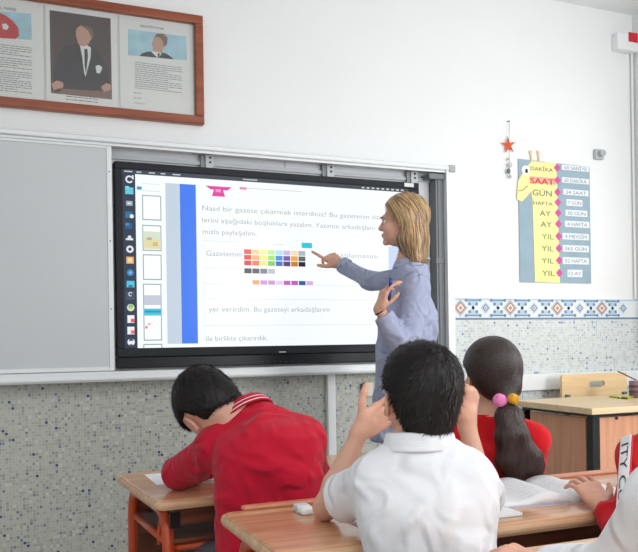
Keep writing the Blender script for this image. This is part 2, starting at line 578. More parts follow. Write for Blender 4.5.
def disc(px, py, r, rgb, d=2, r0=0, n=20, a0=0, a1=360):
    c = at(px, py, SY)
    Y = SY + .008 - .0004 * d
    v, fs = [], []
    for i in range(n + 1):
        t = math.radians(a0 + (a1 - a0) * i / n)
        v.append((c.x + r * math.cos(t), Y, c.z + r * math.sin(t)))
        v.append((c.x + r0 * math.cos(t), Y, c.z + r0 * math.sin(t)))
    for i in range(n):
        fs.append((2 * i, 2 * i + 2, 2 * i + 3, 2 * i + 1))
    s.add(v, fs, sm(rgb))
def sq(px, py, w, h, rgb, d=2):
    c = at(px, py, SY)
    mrect(c.x - w, c.z - h, c.x + w, c.z + h, rgb, d)
disc(129.5, 179, .019, (226, 232, 238), 2, .011, a0=40, a1=330); sq(133, 177, .004, .01, (226, 232, 238))
sq(129.5, 190.5, .02, .017, (96, 198, 222)); sq(127.5, 187.2, .009, .007, (130, 220, 236))
sq(129.6, 203, .016, .012, (158, 168, 182)); sq(129.6, 203, .009, .004, (220, 226, 232), 3)
sq(129, 214.5, .017, .016, (44, 108, 150)); disc(132, 216, .010, (220, 244, 250), 3)
sq(129, 225.5, .017, .014, (40, 92, 140)); sq(127.5, 224, .008, .006, (70, 140, 190), 3)
sq(129.8, 239, .018, .005, (222, 228, 234)); disc(129.8, 237, .009, (222, 228, 234), 2)
disc(130.2, 249, .018, (226, 230, 236), 2, .008)
sq(130.3, 260, .018, .017, (236, 176, 108)); sq(130.3, 260, .010, .010, (250, 214, 160), 3)
disc(130.6, 272.5, .017, (56, 128, 190), 2); disc(130.6, 272.5, .008, (110, 180, 226), 3)
sq(130.8, 284, .019, .016, (78, 196, 226)); sq(130.8, 286, .010, .005, (44, 110, 160), 3)
sq(130.8, 295.5, .021, .021, (64, 80, 96)); disc(130.8, 294, .011, (200, 212, 220), 3, .006, a0=30, a1=300)
disc(131, 307.5, .018, (214, 228, 190), 2); disc(131, 306.5, .011, (110, 190, 120), 3); disc(131, 307.5, .006, (226, 190, 90), 4)
sq(131.2, 319, .017, .019, (238, 238, 242)); sq(133, 320.5, .009, .009, (220, 92, 104), 3)
sq(131.2, 330.5, .017, .019, (238, 238, 242)); sq(133, 332, .009, .009, (226, 120, 130), 3)
disc(131.4, 342, .018, (230, 234, 238), 2, .0); sq(131.4, 339.5, .010, .007, (70, 80, 96), 3); sq(131.4, 345, .007, .004, (70, 80, 96), 3)
# page thumbnails
rect(137, 186, 142, 189.5, (64, 150, 196)); rect(142, 183.3, 160, 184, (206, 214, 218)); rect(141, 190.3, 160.5, 191.2, (158, 170, 174))
def thumb(x0, y0, x1, y1):
    rect(x0, y0, x1, y1, (150, 166, 166), 1)
    rect(x0 + 1, y0 + 1.1, x1 - 1, y1 - 1.1, (250, 253, 253), 2)
thumb(142.3, 194.5, 161.8, 220.5)
thumb(142.5, 224.5, 162, 251)
rect(144, 231, 160.5, 240, (214, 226, 204), 3); rect(144, 239, 160.5, 249, (226, 218, 170), 4); rect(147, 237, 152, 240, (196, 170, 150), 5); rect(153, 242, 158, 246, (204, 190, 110), 5)
thumb(143, 254, 162.2, 280)
thumb(143.2, 283.5, 162.5, 340.5)
rect(144.4, 295, 161.4, 305, (196, 202, 216), 3); rect(144.4, 308.5, 161.6, 315.5, (70, 196, 220), 3); rect(145, 310.5, 161, 312.5, (30, 150, 190), 4)
rect(145.4, 326, 148, 328.5, (236, 130, 140), 3); rect(148, 323, 151, 325, (240, 170, 176), 3)
thumb(143.6, 344, 162.7, 349.5)
# grey and blue page edge
a, c_ = at(165.5, 184, SY).x, at(180, 184, SY).x
d_ = at(196, 184, SY).x
zt, zb_ = at(180, 183.5, SY).z, at(185, 343.6, SY).z
mrect(a, zb_, c_, zt, (196, 210, 224), 3)
mrect(c_, zb_, d_, zt, (62, 122, 240), 3)
# page lettering
GR = (168, 176, 182)
def ptext(st, x0, y0, x1, h, rgb=GR):
    A = at(x0, y0, SY)
    x1_ = at(x1, y0, SY).x
    put_text(s, st, A.x, A.z, SY + .0062, h, x1_ - A.x, sm(rgb))
ptext('Nasıl bir gazete çıkarmak isterdiniz? Bu gazetenin özellik-', 202.5, 210.0, 394, .026)
ptext('lerini aşağıdaki boşluklara yazalım. Yazımızı arkadaşları-', 202.5, 222.0, 376, .026)
ptext('mızla paylaşalım.', 203, 233.5, 257, .026)
ptext('Gazetemin', 206.5, 255.5, 242, .028)
ptext('başlamasını', 336, 257.0, 378, .026, (186, 192, 196))
ptext('yer verirdim. Bu gazeteyi arkadaşlarım', 209, 311.5, 330, .027)
ptext('ile birlikte çıkarırdık.', 206.5, 341.0, 268, .027)
# pink badge and title line
A = at(205.5, 185.3, SY); B = at(232, 186.2, SY)
s.prism([(A.x, A.z), (A.x + .03, A.z - .018), (A.x + .045, A.z - .018), (A.x + .035, A.z - .052), (A.x + .105, A.z - .052), (A.x + .095, A.z - .018), (A.x + .12, A.z - .018), (B.x, A.z)],
        SY + .0070, SY + .0066, sm((226, 60, 160)))
sq(218.5, 190.5, .014, .008, (246, 150, 206), 6)
A, B = at(244, 187.5, SY), at(302, 187.5, SY)
mrect(A.x, A.z - .002, B.x, A.z + .001, (186, 194, 200), 2)
rect(240, 186.6, 247, 189.6, (236, 140, 170), 3)
Y_ = [((204, 240.4, 242, 240.9)), ((204, 267.5, 378, 268.0)), ((204, 283.5, 378, 284)), ((204, 298.8, 378, 299.3)), ((204, 325.5, 390, 326))]
for x0, y0, x1, y1 in Y_:
    A, B = at(x0, y0, SY), at(x1, y0, SY)
    mrect(A.x, A.z - .0015, B.x, A.z + .0015, (222, 228, 230), 2)
A = at(204, 241, SY); mrect(A.x - .001, at(204, 340, SY).z, A.x + .001, A.z, (226, 232, 234), 2)
# colour picker
pal = [[(226, 96, 92), (250, 212, 150), (250, 240, 150), (196, 236, 150), (176, 224, 246), (206, 186, 228), (252, 220, 190), (176, 182, 188)],
       [(226, 72, 72), (246, 180, 110), (250, 238, 120), (160, 226, 100), (56, 140, 222), (120, 84, 172), (238, 170, 60), (96, 106, 116)],
       [(216, 60, 60), (236, 120, 70), (236, 230, 120), (130, 196, 96), (44, 104, 190), (84, 48, 116), (206, 126, 34), (34, 38, 46)]]
A = at(241.5, 245.5, SY); B = at(317, 294, SY)
mrect(A.x, B.z, B.x, A.z, (250, 253, 254), 3)
x0, z0 = at(244, 248.6, SY).x, at(244, 248.6, SY).z
cw = (at(306, 250, SY).x - x0) / 8
ch = (z0 - at(244, 265.5, SY).z) / 3
for r_ in range(3):
    for c in range(8):
        mrect(x0 + c * cw + .002, z0 - (r_ + 1) * ch + .002, x0 + (c + 1) * cw - .002, z0 - r_ * ch - .002, pal[r_][c], 5)
z1 = at(244, 267.5, SY).z
for c, col in enumerate(((66, 70, 76), (84, 88, 96), (124, 128, 134), (186, 190, 196))):
    mrect(x0 + c * cw + .002, z1 - ch, x0 + (c + 1) * cw - .002, z1 - .003, col, 5)
z2 = at(252, 279.6, SY).z
for c, col in enumerate(((228, 170, 106), (206, 150, 214), (196, 146, 210), (226, 200, 238), (196, 92, 186), (188, 92, 190), (50, 96, 150), (220, 176, 226))):
    mrect(x0 + (c + 1) * cw + .002, z2 - ch * .85, x0 + (c + 2) * cw - .003, z2 - .002, col, 5)
rect(302, 242.5, 312.5, 248.2, (40, 196, 222), 6)
rect(273.5, 244.0, 284, 244.7, (176, 186, 192), 5)
# pale blue page margin beside the teacher
A = at(389, 246, SY); B = at(401, 330, SY)
mrect(A.x, B.z, B.x, A.z, (196, 214, 242), 2)
s.build('screen', smats, dp)

# mounting brackets above the display
for bx in (209, 329.5, 413):
    c = at(bx, 158, 3.95)
    t = thing('mounting_bracket', (c.x, 3.95, DZ1 - .05), None, 'bracket', 'brackets above the display')
    t['label'] = {209: 'white display bracket nearest the whiteboard, above the screen top', 329.5: 'white display bracket above the pointing hand, middle of three',
                  413: 'white display bracket above the sticker at the top right screen corner'}[bx]
    MB().box((c.x - .022, 3.935, DZ1 - .05), (c.x + .022, 3.955, TB - .002), 0, .003).build('plate', mat('bracket_grey', (196, 199, 203), .5), t)
    MB().box((c.x - .045, 3.945, DZ1 - .05), (c.x - .022, 3.968, TB - .002)).build('side_flange', mat('flange_grey', (140, 143, 148), .5), t)
    for dz in (.018, .042):
        z_ = TB - dz
        MB().tube([(c.x + .002, 3.936, z_), (c.x + .002, 3.931, z_)], .006, 0, 10).build('bolt', M_black, t)

# ------------------------------------------------------------------ framed print top left
PY = WY - .03
px1 = at(203.4, 70, PY).x
pz0, pz1 = at(203.4, 125, PY).z, at(203.4, 16.5, PY).z
PW = 1.42
px0 = px1 - PW
fwid = .044
fr = thing('picture_frame', ((px0 + px1) / 2, PY, pz0), 'wide brown wooden frame with a dark portrait between two printed sheets', 'picture')
f = MB()
f.box((px0, PY - .012, pz0), (px1, WY, pz0 + fwid), 0, .006).box((px0, PY - .012, pz1 - fwid), (px1, WY, pz1), 0, .006)
f.box((px0, PY - .012, pz0 + fwid), (px0 + fwid, WY, pz1 - fwid), 0, .006).box((px1 - fwid, PY - .012, pz0 + fwid), (px1, WY, pz1 - fwid), 0, .006)
f.build('frame', M_frame, fr)
ix0, ix1, iz0, iz1 = px0 + fwid, px1 - fwid, pz0 + fwid, pz1 - fwid
MB().box((ix0, WY - .012, iz0), (ix1, WY - .002, iz1)).build('backing', M_paper, fr)
yp = WY - .014
M_ink = mat('grey_ink', (120, 122, 126), .6)
M_ink2 = mat('dark_ink', (50, 52, 56), .6)
M_sky = mat('print_sky_blue', (160, 200, 214), .5, var=.12, vscale=18)
M_red = mat('print_flag_red', (190, 40, 40), .5)
M_pbg = mat('print_dark_brown', (66, 50, 50), .5, var=.3, vscale=6)
M_suit = mat('print_black_suit', (30, 32, 40), .6)
M_face = mat('print_skin', (188, 146, 126), .6)
M_pw = mat('print_white', (220, 222, 224), .6)
M_hairp = mat('print_hair', (120, 92, 78), .6)
M_rim = mat('print_rim', (190, 192, 194), .5)
def sheet(x0, x1, name):
    m = MB()
    m.box((x0, yp, iz0 + .006), (x1, WY - .012, iz1 - .006), 0)
    for a_, b_ in (((x0, iz0 + .006), (x0 + .003, iz1 - .006)), ((x1 - .003, iz0 + .006), (x1, iz1 - .006))):
        qd(m, [(a_[0], a_[1]), (b_[0], a_[1]), (b_[0], b_[1]), (a_[0], b_[1])], 1, yp - .0004)
    return m
def P2(px, py):
    q = at(px, py, yp)
    return (q.x, q.z)
pc0, pc1 = P2(44.5, 60)[0], P2(118.5, 60)[0]
right_ = sheet(pc1 + .004, ix1 - .004, 'r')
centre = sheet(pc0 + .004, pc1, 'c')
left_ = sheet(ix0 + .004, pc0, 'l')
def poly(m, pts, mi, k=1):
    qd(m, [P2(*p) for p in pts], mi, yp - .0005 * k)
def para(m, x0, y0, x1, y1, n, mi, last=.5, sl=.1):
    for i in range(n):
        y = y0 + (y1 - y0) * i / (n - 1)
        w = x1 if i % 4 != 3 else x0 + (x1 - x0) * .7
        a_, b_ = P2(x0, y), P2(w, y + (w - x0) * sl)
        q = a_[0]
        while q < b_[0]:
            L_ = random.uniform(.008, .03)
            qd(m, [(q, a_[1]), (min(q + L_, b_[0]), a_[1]), (min(q + L_, b_[0]), a_[1] + .0035), (q, a_[1] + .0035)], mi, yp - .0008)
            q += L_ + .004
# right sheet
poly(right_, [(128, 29), (186, 36.5), (187, 60.5), (128, 55)], 2, 1)
poly(right_, [(139.5, 55.9), (141.5, 53.5), (149, 51.5), (153, 52), (157, 51.5), (166, 53.5), (172, 57.5), (173.5, 59.4)], 4, 2)
poly(right_, [(151.5, 52.3), (154, 51.2), (159, 51.5), (161.5, 53.5), (159.5, 57), (157.5, 57.8)], 6, 3)
poly(right_, [(157.6, 53.2), (159.6, 53.4), (159.4, 57.6), (157.8, 57.8)], 4, 4)
poly(right_, [(151.5, 44.5), (153.5, 39), (157.5, 34.5), (163, 35.5), (164.5, 40), (164, 46), (162, 52), (156.5, 52), (153, 50.5), (152.8, 46.5)], 5, 4)
poly(right_, [(153.8, 37.5), (157.2, 33.6), (163.5, 33.8), (167.5, 37.5), (167, 44), (164.5, 47), (163, 41), (160, 37.5)], 7, 5)
para(right_, 135, 62.5, 182, 88, 13, 3)
q = P2(140, 25.5)
put_text(right_, 'GENÇLİĞE HİTABE', q[0] + .0, q[1] - .006, yp - .001, .011, .12, 8)
para(right_, 134, 93, 141, 98, 2, 3)
q = P2(134, 103)
for i in range(14):
    qd(right_, [(q[0] + i * .004, q[1] + .004 * math.sin(i * 1.9)), (q[0] + i * .004 + .004, q[1] + .004 * math.sin(i * 1.9 + 1.9)), (q[0] + i * .004 + .004, q[1] + .0025 + .004 * math.sin(i * 1.9 + 1.9)), (q[0] + i * .004, q[1] + .0025 + .004 * math.sin(i * 1.9))], 3, yp - .001)
PM = [M_paper, M_rim, M_sky, M_ink, M_suit, M_face, M_pw, M_hairp, M_ink2, M_red, M_pbg]
right_.build('right_sheet', PM, fr)
# centre portrait
poly(centre, [(49.5, 10), (110.5, 18.5), (112, 99.5), (51, 93)], 10, 1)
poly(centre, [(55.5, 86), (53, 74), (57, 58), (63, 46), (76, 43.5), (81, 49), (88, 44.5), (98, 50), (104, 62), (110, 83), (106, 88), (86, 92), (66, 90)], 4, 2)
poly(centre, [(80, 46), (84.5, 44), (91, 47.5), (90.5, 58), (85.5, 77), (84, 72), (82, 56)], 6, 3)
poly(centre, [(84.3, 49), (87.3, 49), (88, 56), (86, 74), (84.6, 66)], 4, 4)
poly(centre, [(95.5, 66), (99, 65), (102.5, 67.5), (100, 73.5), (96.5, 73)], 6, 3)
poly(centre, [(75.5, 34), (77, 28), (81, 25.5), (88, 26.5), (92, 31.5), (91.8, 38), (88.5, 44), (84, 46.8), (78.5, 44.5), (77, 39.5)], 5, 4)
poly(centre, [(81, 25.8), (86, 25.6), (92, 28.6), (93.6, 35), (92, 41), (90.6, 36), (88, 30.5)], 7, 5)
poly(centre, [(51.5, 84), (57, 80.5), (63, 82.5), (63.5, 87), (57, 93), (53.5, 90)], 5, 3)
poly(centre, [(101, 87), (106, 83), (110.5, 84.5), (111, 90), (104, 92.5)], 5, 3)
poly(centre, [(60, 88.5), (104, 91.5), (111.5, 91), (111.8, 99), (51.2, 92.6), (51.2, 91)], 7, 3)
para(centre, 66, 96.5, 98, 99.5, 2, 8)
centre.build('centre_portrait', PM, fr)
# left sheet
poly(left_, [(-12, 10.5), (31, 13.5), (32, 40), (-12, 37)], 2, 1)
poly(left_, [(-14, 15), (-3, 12), (5, 15), (13, 21), (18.5, 28), (19, 36.5), (15, 39), (0, 38), (-12, 36.5)], 9, 2)
poly(left_, [(2, 24), (6, 23.5), (9, 27), (7, 30), (3, 29)], 6, 3)
for ky in (43, 56, 69, 80):
    para(left_, -14, ky, 32, ky + 9, 5, 3)
q = P2(-16, 5.5)
put_text(left_, 'İSTİKLAL MARŞI', q[0], q[1] - .006, yp - .001, .014, P2(16, 7)[0] - q[0], 8)
left_.build('left_sheet', PM, fr)
MB().box((ix0, yp - .006, iz0), (ix1, yp - .0045, iz1)).build('glass', None, fr)
gm = bpy.data.materials.new('clear_glazing'); gm.use_nodes = True
nt = gm.node_tree; nt.nodes.clear()
o_ = nt.nodes.new('ShaderNodeOutputMaterial'); mx = nt.nodes.new('ShaderNodeMixShader')
tr = nt.nodes.new('ShaderNodeBsdfTransparent'); gl = nt.nodes.new('ShaderNodeBsdfGlossy'); gl.inputs['Roughness'].default_value = .08
mx.inputs[0].default_value = .08
nt.links.new(tr.outputs[0], mx.inputs[1]); nt.links.new(gl.outputs[0], mx.inputs[2]); nt.links.new(mx.outputs[0], o_.inputs[0])
g_ = [o for o in fr.children if o.name.startswith('glass')][0]
g_.data.materials.clear(); g_.data.materials.append(gm)

# ------------------------------------------------------------------ time poster, starfish, small wall boxes
cy_ = WY - .004
tp = at(517.5, 162.5, cy_); bt = at(591, 283, cy_)
tl, tr_ = at(517, 163, cy_), at(588, 165, cy_)
px_a, px_b = at(519, 220, cy_).x, at(590, 220, cy_).x
pzt, pzb = at(550, 163.3, cy_).z, at(555, 282.8, cy_).z
ps = thing('poster', ((px_a + px_b) / 2, cy_, pzb), 'blue-grey card chart of time units with a yellow giraffe, on white wall', 'poster')
m = MB()
m.prism([(px_a, pzb), (px_b, pzb), (px_b, pzt), (px_a, pzt + .01)], cy_ - .003, cy_ + .001)
m.build('card', mat('blue_grey_card', (150, 172, 186), .7, var=.06, vscale=10), ps)
M_yel = mat('yellow_paper', (244, 230, 160), .7)
M_mag = mat('magenta_paper', (206, 84, 158), .7)
def pp(px, py):
    q = at(px, py, cy_)
    return (q.x, q.z)
g = MB()
g.prism([pp(532, 200), pp(534.5, 282), pp(559.5, 283), pp(556, 163), pp(531, 161.5), pp(526, 167), pp(517.5, 181), pp(516.5, 200), pp(522, 201.5), pp(530.5, 192)][::-1], cy_ - .006, cy_ - .0031)
g.build('giraffe', M_yel, ps)
for hx in (531.5, 539):
    h = MB()
    a_, b_ = pp(hx, 162), pp(hx - 1, 152)
    h.prism([(a_[0] - .006, a_[1]), (a_[0] + .006, a_[1]), (b_[0] + .005, b_[1]), (b_[0] - .005, b_[1])], cy_ - .005, cy_ - .002)
    h.ball((b_[0], cy_ - .004, b_[1]), (.013, .003, .011), 0, 12)
    h.build('horn', mat('tan_paper', (226, 196, 150), .7), ps)
a_ = pp(525, 170.5)
MB().ball((a_[0], cy_ - .0065, a_[1]), (.03, .002, .03), 0, 20).ball((a_[0] + .005, cy_ - .009, a_[1] - .004), (.011, .002, .014), 1, 16).build('eye', [M_white, M_black], ps)
l = MB()
a_, b_ = pp(518, 191), pp(527, 186)
l.tube([(a_[0], cy_ - .007, a_[1]), ((a_[0] + b_[0]) / 2, cy_ - .007, (a_[1] + b_[1]) / 2 - .01), (b_[0], cy_ - .007, b_[1])], .0018, 0, 6).build('mouth', M_ink2, ps)
words = [('DAKİKA', 168, (70, 80, 70), 2.6, 530, 552), ('SAAT', 180.5, (214, 40, 50), 4.2, 529.5, 553), ('GÜN', 192.3, (80, 92, 88), 4.2, 532, 551), ('HAFTA', 202.5, (90, 100, 96), 2.6, 532.5, 552),
         ('AY', 213, (84, 110, 96), 4.0, 539, 550), ('AY', 224, (84, 110, 96), 4.0, 540, 551), ('YIL', 236.3, (96, 150, 70), 3.8, 541, 553), ('YIL', 248.3, (86, 140, 70), 3.8, 541, 553),
         ('YIL', 260.5, (86, 140, 70), 3.8, 541, 553), ('YIL', 273, (80, 130, 66), 3.8, 541.5, 554)]
rights = ['60 SANİYE', '60 DAKİKA', '24 SAAT', '7 GÜN', '30 GÜN', '4 HAFTA', '4 MEVSİM', '365 GÜN', '52 HAFTA', '12 AY']
a_, b_ = pp(529, 176.3), pp(555, 184.8)
MB().box((a_[0], cy_ - .0064, b_[1]), (b_[0], cy_ - .006, a_[1])).build('highlight', mat('pink_highlight', (240, 172, 150), .7), ps)
for i, (wd, y, col, hp, x0, x1) in enumerate(words):
    a_, b_ = pp(x0, y), pp(x1, y)
    t = MB()
    put_text(t, wd, a_[0], a_[1] - hp / 164 * .5 - .006, cy_ - .0066, hp / 140 * 1.25, b_[0] - a_[0], 0)
    if wd == 'SAAT':
        put_text(t, wd, a_[0] + .003, a_[1] - hp / 164 * .5 - .006, cy_ - .0067, hp / 140 * 1.25, b_[0] - a_[0], 0)
    t.build('word', mat('ink_%d_%d_%d' % col, col, .7), ps)
    c = pp(556.5 + i * .25, y)
    fl = MB()
    for q in range(4):
        an = PI / 2 * q
        fl.ball((c[0] + .012 * math.cos(an), cy_ - .008 - .0004 * q, c[1] + .012 * math.sin(an)), (.012, .0015, .012), 0, 12)
    fl.build('flower', M_mag, ps)
    wide = {3: (566, 582), 9: (567, 582), 4: (565, 587), 2: (563, 588), 5: (564.5, 589)}.get(i, (561.5 + i * .1, 588.5))
    a_, b_ = pp(wide[0], y - 3.4), pp(wide[1], y + 4.2)
    la = MB().box((a_[0], cy_ - .0045, b_[1]), (b_[0], cy_ - .003, a_[1]), 0)
    put_text(la, rights[i], (a_[0] + b_[0]) / 2, (a_[1] + b_[1]) / 2 - .012, cy_ - .0048, .023, (b_[0] - a_[0]) * .82, 1, center=True)
    la.build('word_strip', [mat('pale_paper', (226, 232, 236), .7), M_ink], ps)
# starfish mobile
sy = WY - .02
c = at(509, 145, sy)
top = at(508, 121.5, WY - .006)
sf = thing('starfish_ornament', (c.x, WY - .02, at(509, 178, sy).z), 'orange starfish ornament with shells strung below, hanging on the wall', 'ornament')
v = [(0, 0)]
st_ = MB()
pts = []
for i in range(10):
    t = PI / 2 + i * PI / 5 + .12
    r_ = .058 if i % 2 == 0 else .019
    pts.append((c.x + r_ * math.cos(t), c.z + r_ * math.sin(t)))
V = [(p[0], sy + .004, p[1]) for p in pts] + [(c.x, sy - .014, c.z), (c.x, sy + .008, c.z)]
st_.add(V, [(i, (i + 1) % 10, 10) for i in range(10)] + [((i + 1) % 10, i, 11) for i in range(10)])
st_.build('starfish', mat('orange_starfish', (240, 104, 58), .7, bump=.5, bscale=200), sf)
MB().tube([(top.x, WY - .002, top.z), (top.x, sy, top.z)], .004, 0, 8).build('nail', M_rail, sf)
bot = at(510, 177, sy)
MB().tube([(top.x, sy, top.z), (c.x, sy, c.z), (bot.x, sy, bot.z)], .0012, 0, 6).build('string', M_ink, sf)
for i, (yy, rr, cc) in enumerate(((159, (.008, .008, .010), (200, 190, 170)), (165, (.017, .009, .016), (196, 198, 202)), (171, (.013, .009, .018), (100, 104, 116)), (176.5, (.010, .008, .012), (184, 180, 172)))):
    q = at(509.5 + (i % 2) * 1.5 - .8, yy, sy)
    MB().ball((q.x, sy, q.z), rr, 0, 10).build('shell', mat('shell_%d' % i, cc, .4), sf)
# grey sensor
q = at(597.5, 155, WY)
sn = thing('wall_sensor', (q.x, WY, q.z - .035), 'small grey box with cylinder on wall right of the time chart', 'sensor')
MB().box((q.x - .038, WY - .03, q.z - .033), (q.x + .03, WY, q.z + .033), 0, .006).build('housing', mat('sensor_grey', (186, 190, 192), .5), sn)
MB().tube([(q.x - .005, WY - .028, q.z), (q.x - .005, WY - .06, q.z)], .022, 0, 16).build('knob', mat('sensor_knob', (170, 174, 177), .4), sn)
# alarm box in the corner
a_, b_ = at(618, 31.5, WY - .06), at(645, 53, WY - .06)
al = thing('alarm_box', ((a_.x + RX) / 2, WY, b_.z), 'white alarm box with a red square high in the room corner', 'alarm')
axr = min(b_.x, RX - .004)
MB().box((a_.x, WY - .06, b_.z), (axr, WY, a_.z), 0, .008).build('housing', M_white, al)
c0, c1 = at(628.5, 32, WY - .061), at(637.5, 43, WY - .061)
MB().box((c0.x, WY - .066, c1.z), (min(c1.x, axr - .004), WY - .06, c0.z), 0, .003).build('red_lens', mat('red_lens', (206, 30, 52), .25), al)
MB().tube([(RX - .02, WY - .015, 1.35), (RX - .02, WY - .015, b_.z)], .008, 0, 8).build('conduit', M_white, al)
# socket
q = at(367.5, 389, WY - .03)
so = thing('wall_socket', (q.x, WY - .012, q.z - .04), 'small cream wall socket on the mosaic below the display', 'socket')
MB().box((q.x - .022, WY - .045, q.z - .04), (q.x + .03, WY - .012, q.z + .04), 0, .005).build('face_plate', mat('cream_plastic', (226, 218, 204), .4), so)
MB().box((q.x - .036, WY - .04, q.z - .03), (q.x - .022, WY - .012, q.z + .03), 0, .003).build('left_block', M_rail, so)  # darker grey block along the left side of the plate

# ------------------------------------------------------------------ teacher's desk, chair and pens
TX0, TY0, TY1, TH = 2.75, 3.02, 3.66, .75
c = at(592, 409, 3.02); TX0 = c.x
td = thing('teacher_desk', (TX0 + .55, 3.34, 0), 'pale wooden teacher desk with black legs and pinkish side panels', 'desk')
TX1 = RX - .06
MB().box((TX0, TY0, TH - .032), (TX1, TY1, TH), 0, .003).build('desktop', M_tdesk, td)
for i, (lx, ly) in enumerate(((TX0 + .045, TY0 + .045), (TX0 + .045, TY1 - .05), (TX1 - .08, TY0 + .045), (TX1 - .08, TY1 - .05))):
    MB().box((lx, ly, 0), (lx + .045, ly + .045, TH - .05), 0, .003).build('leg', M_black, td)
MB().box((TX0 + .04, TY0 + .04, TH - .05), (TX1 - .04, TY0 + .09, TH - .032)).box((TX0 + .04, TY0 + .09, TH - .05), (TX0 + .09, TY1 - .04, TH - .032)).build('frame_rail', M_black, td)
MB().box((TX0 + .092, TY0 + .05, .12), (TX1 - .085, TY0 + .07, TH - .055)).build('front_panel', M_tpanel, td)
MB().box((TX0 + .055, TY0 + .11, .12), (TX0 + .075, TY1 - .09, TH - .06)).build('side_panel', M_tpanel, td)
for bx in (.2, .42, .7):
    MB().tube([(TX0 + bx, TY0 + .05, TH - .062), (TX0 + bx, TY0 + .045, TH - .062)], .008, 0, 8).build('screw', M_black, td)
CYc = 3.80
ca, cb = at(562, 385, CYc).x, at(627, 385, CYc).x
ctop = at(595, 373.5, CYc).z
ch_ = thing('chair', ((ca + cb) / 2, 3.6, 0), 'birch plywood chair with a slotted backrest, tucked behind the teacher desk', 'chair')
def rr2(x0, z0, x1, z1, r, n=5):
    return rounded(x0, z0, x1, z1, r, n)
outer = rr2(ca, ctop - .27, cb, ctop, .02)
hs = (cb - ca) * .2
scx = (ca + cb) / 2 + .015
inner = rr2(scx - .062, ctop - .085, scx + .062, ctop - .045, .018)
m = MB()
n = len(outer)
for Yq, flip in ((CYc, 0), (CYc + .016, 1)):
    pass
V = [(p[0], CYc, p[1]) for p in outer] + [(p[0], CYc, p[1]) for p in inner] + [(p[0], CYc + .016, p[1]) for p in outer] + [(p[0], CYc + .016, p[1]) for p in inner]
fs = []
for i in range(n):
    j = (i + 1) % n
    fs += [(i, j, n + j, n + i), (2 * n + j, 2 * n + i, 3 * n + i, 3 * n + j), (j, i, 2 * n + i, 2 * n + j), (n + i, n + j, 3 * n + j, 3 * n + i)]
m.add(V, fs)
m.build('backrest', M_birch, ch_)
MB().box((ca + .01, 3.42, .43), (cb - .01, CYc - .01, .446), 0, .005).build('seat', M_birch, ch_)
for lx in (ca + .02, cb - .045):
    MB().box((lx, CYc - .024, 0), (lx + .025, CYc, ctop - .12), 0, .003).build('rear_leg', M_rail, ch_)
    MB().box((lx, 3.44, 0), (lx + .025, 3.465, .43), 0, .003).build('front_leg', M_rail, ch_)
def pen(px_, py_, qx, qy, H_, r_, m_, label, name='pen', capm=None):
    a = ray(px_, py_); b_ = ray(qx, qy)
    A = Vector((0, 0, CAMH)) + a * ((H_ + r_ - CAMH) / a.z)
    B = Vector((0, 0, CAMH)) + b_ * ((H_ + r_ - CAMH) / b_.z)
    d = (B - A)
    t = thing(name, (A.x, A.y, H_), label, 'pen')
    MB().tube([A, A + d * .68], r_, 0, 10).build('barrel', m_, t, True)
    MB().tube([A + d * .68, B], r_ * 1.15, 0, 10).build('cap', capm or m_, t, True)
    MB().tube([A, A - d * .06], r_ * .9, 0, 10, r1=r_ * .2).build('tip', M_black, t, True)
pen(610, 396.2, 627, 398.3, TH, .006, mat('lime_plastic', (190, 206, 60), .3), 'lime green pen lying across the teacher desk', 'pen', mat('dark_green_plastic', (70, 100, 50), .3))
pen(619, 397.8, 636, 396.6, TH, .006, mat('yellow_plastic', (214, 206, 70), .3), 'yellow-green pen nearest the right end of the teacher desk', 'pen', mat('olive_plastic', (130, 140, 50), .3))
# pencil holder at the right edge of the desk
hp = ray(636.5, 397.5); PHc = Vector((0, 0, CAMH)) + hp * ((TH - CAMH) / hp.z)
ph = thing('pencil_holder', (PHc.x, PHc.y, TH), 'dark mauve pencil holder at the far right of the teacher desk', 'pencil holder')
MB().tube([(PHc.x, PHc.y, TH), (PHc.x, PHc.y, TH + .095)], .04, 0, 20).build('cup', mat('mauve_plastic', (136, 104, 112), .5), ph, True)
for z_ in (.03, .06):
    MB().tube([(PHc.x, PHc.y, TH + z_), (PHc.x, PHc.y, TH + z_ + .012)], .0415, 0, 20).build('band', mat('dark_band', (84, 64, 76), .5), ph, True)
pk = thing('pencil', (PHc.x, PHc.y, TH + .09), 'black pencil leaning out of the mauve holder on the teacher desk', 'pencil')
pa, pb = Vector((PHc.x + .0, PHc.y, TH + .10)), cam(618.5, 371.5, (PHc.y * math.cos(YAW) + PHc.x * math.sin(YAW)))
MB().tube([pa, pb], .0035, 0, 8).build('shaft', M_black, pk)
MB().tube([pb, pb + (pb - pa).normalized() * .012], .0035, 0, 8, r1=.0008).build('tip', M_black, pk)

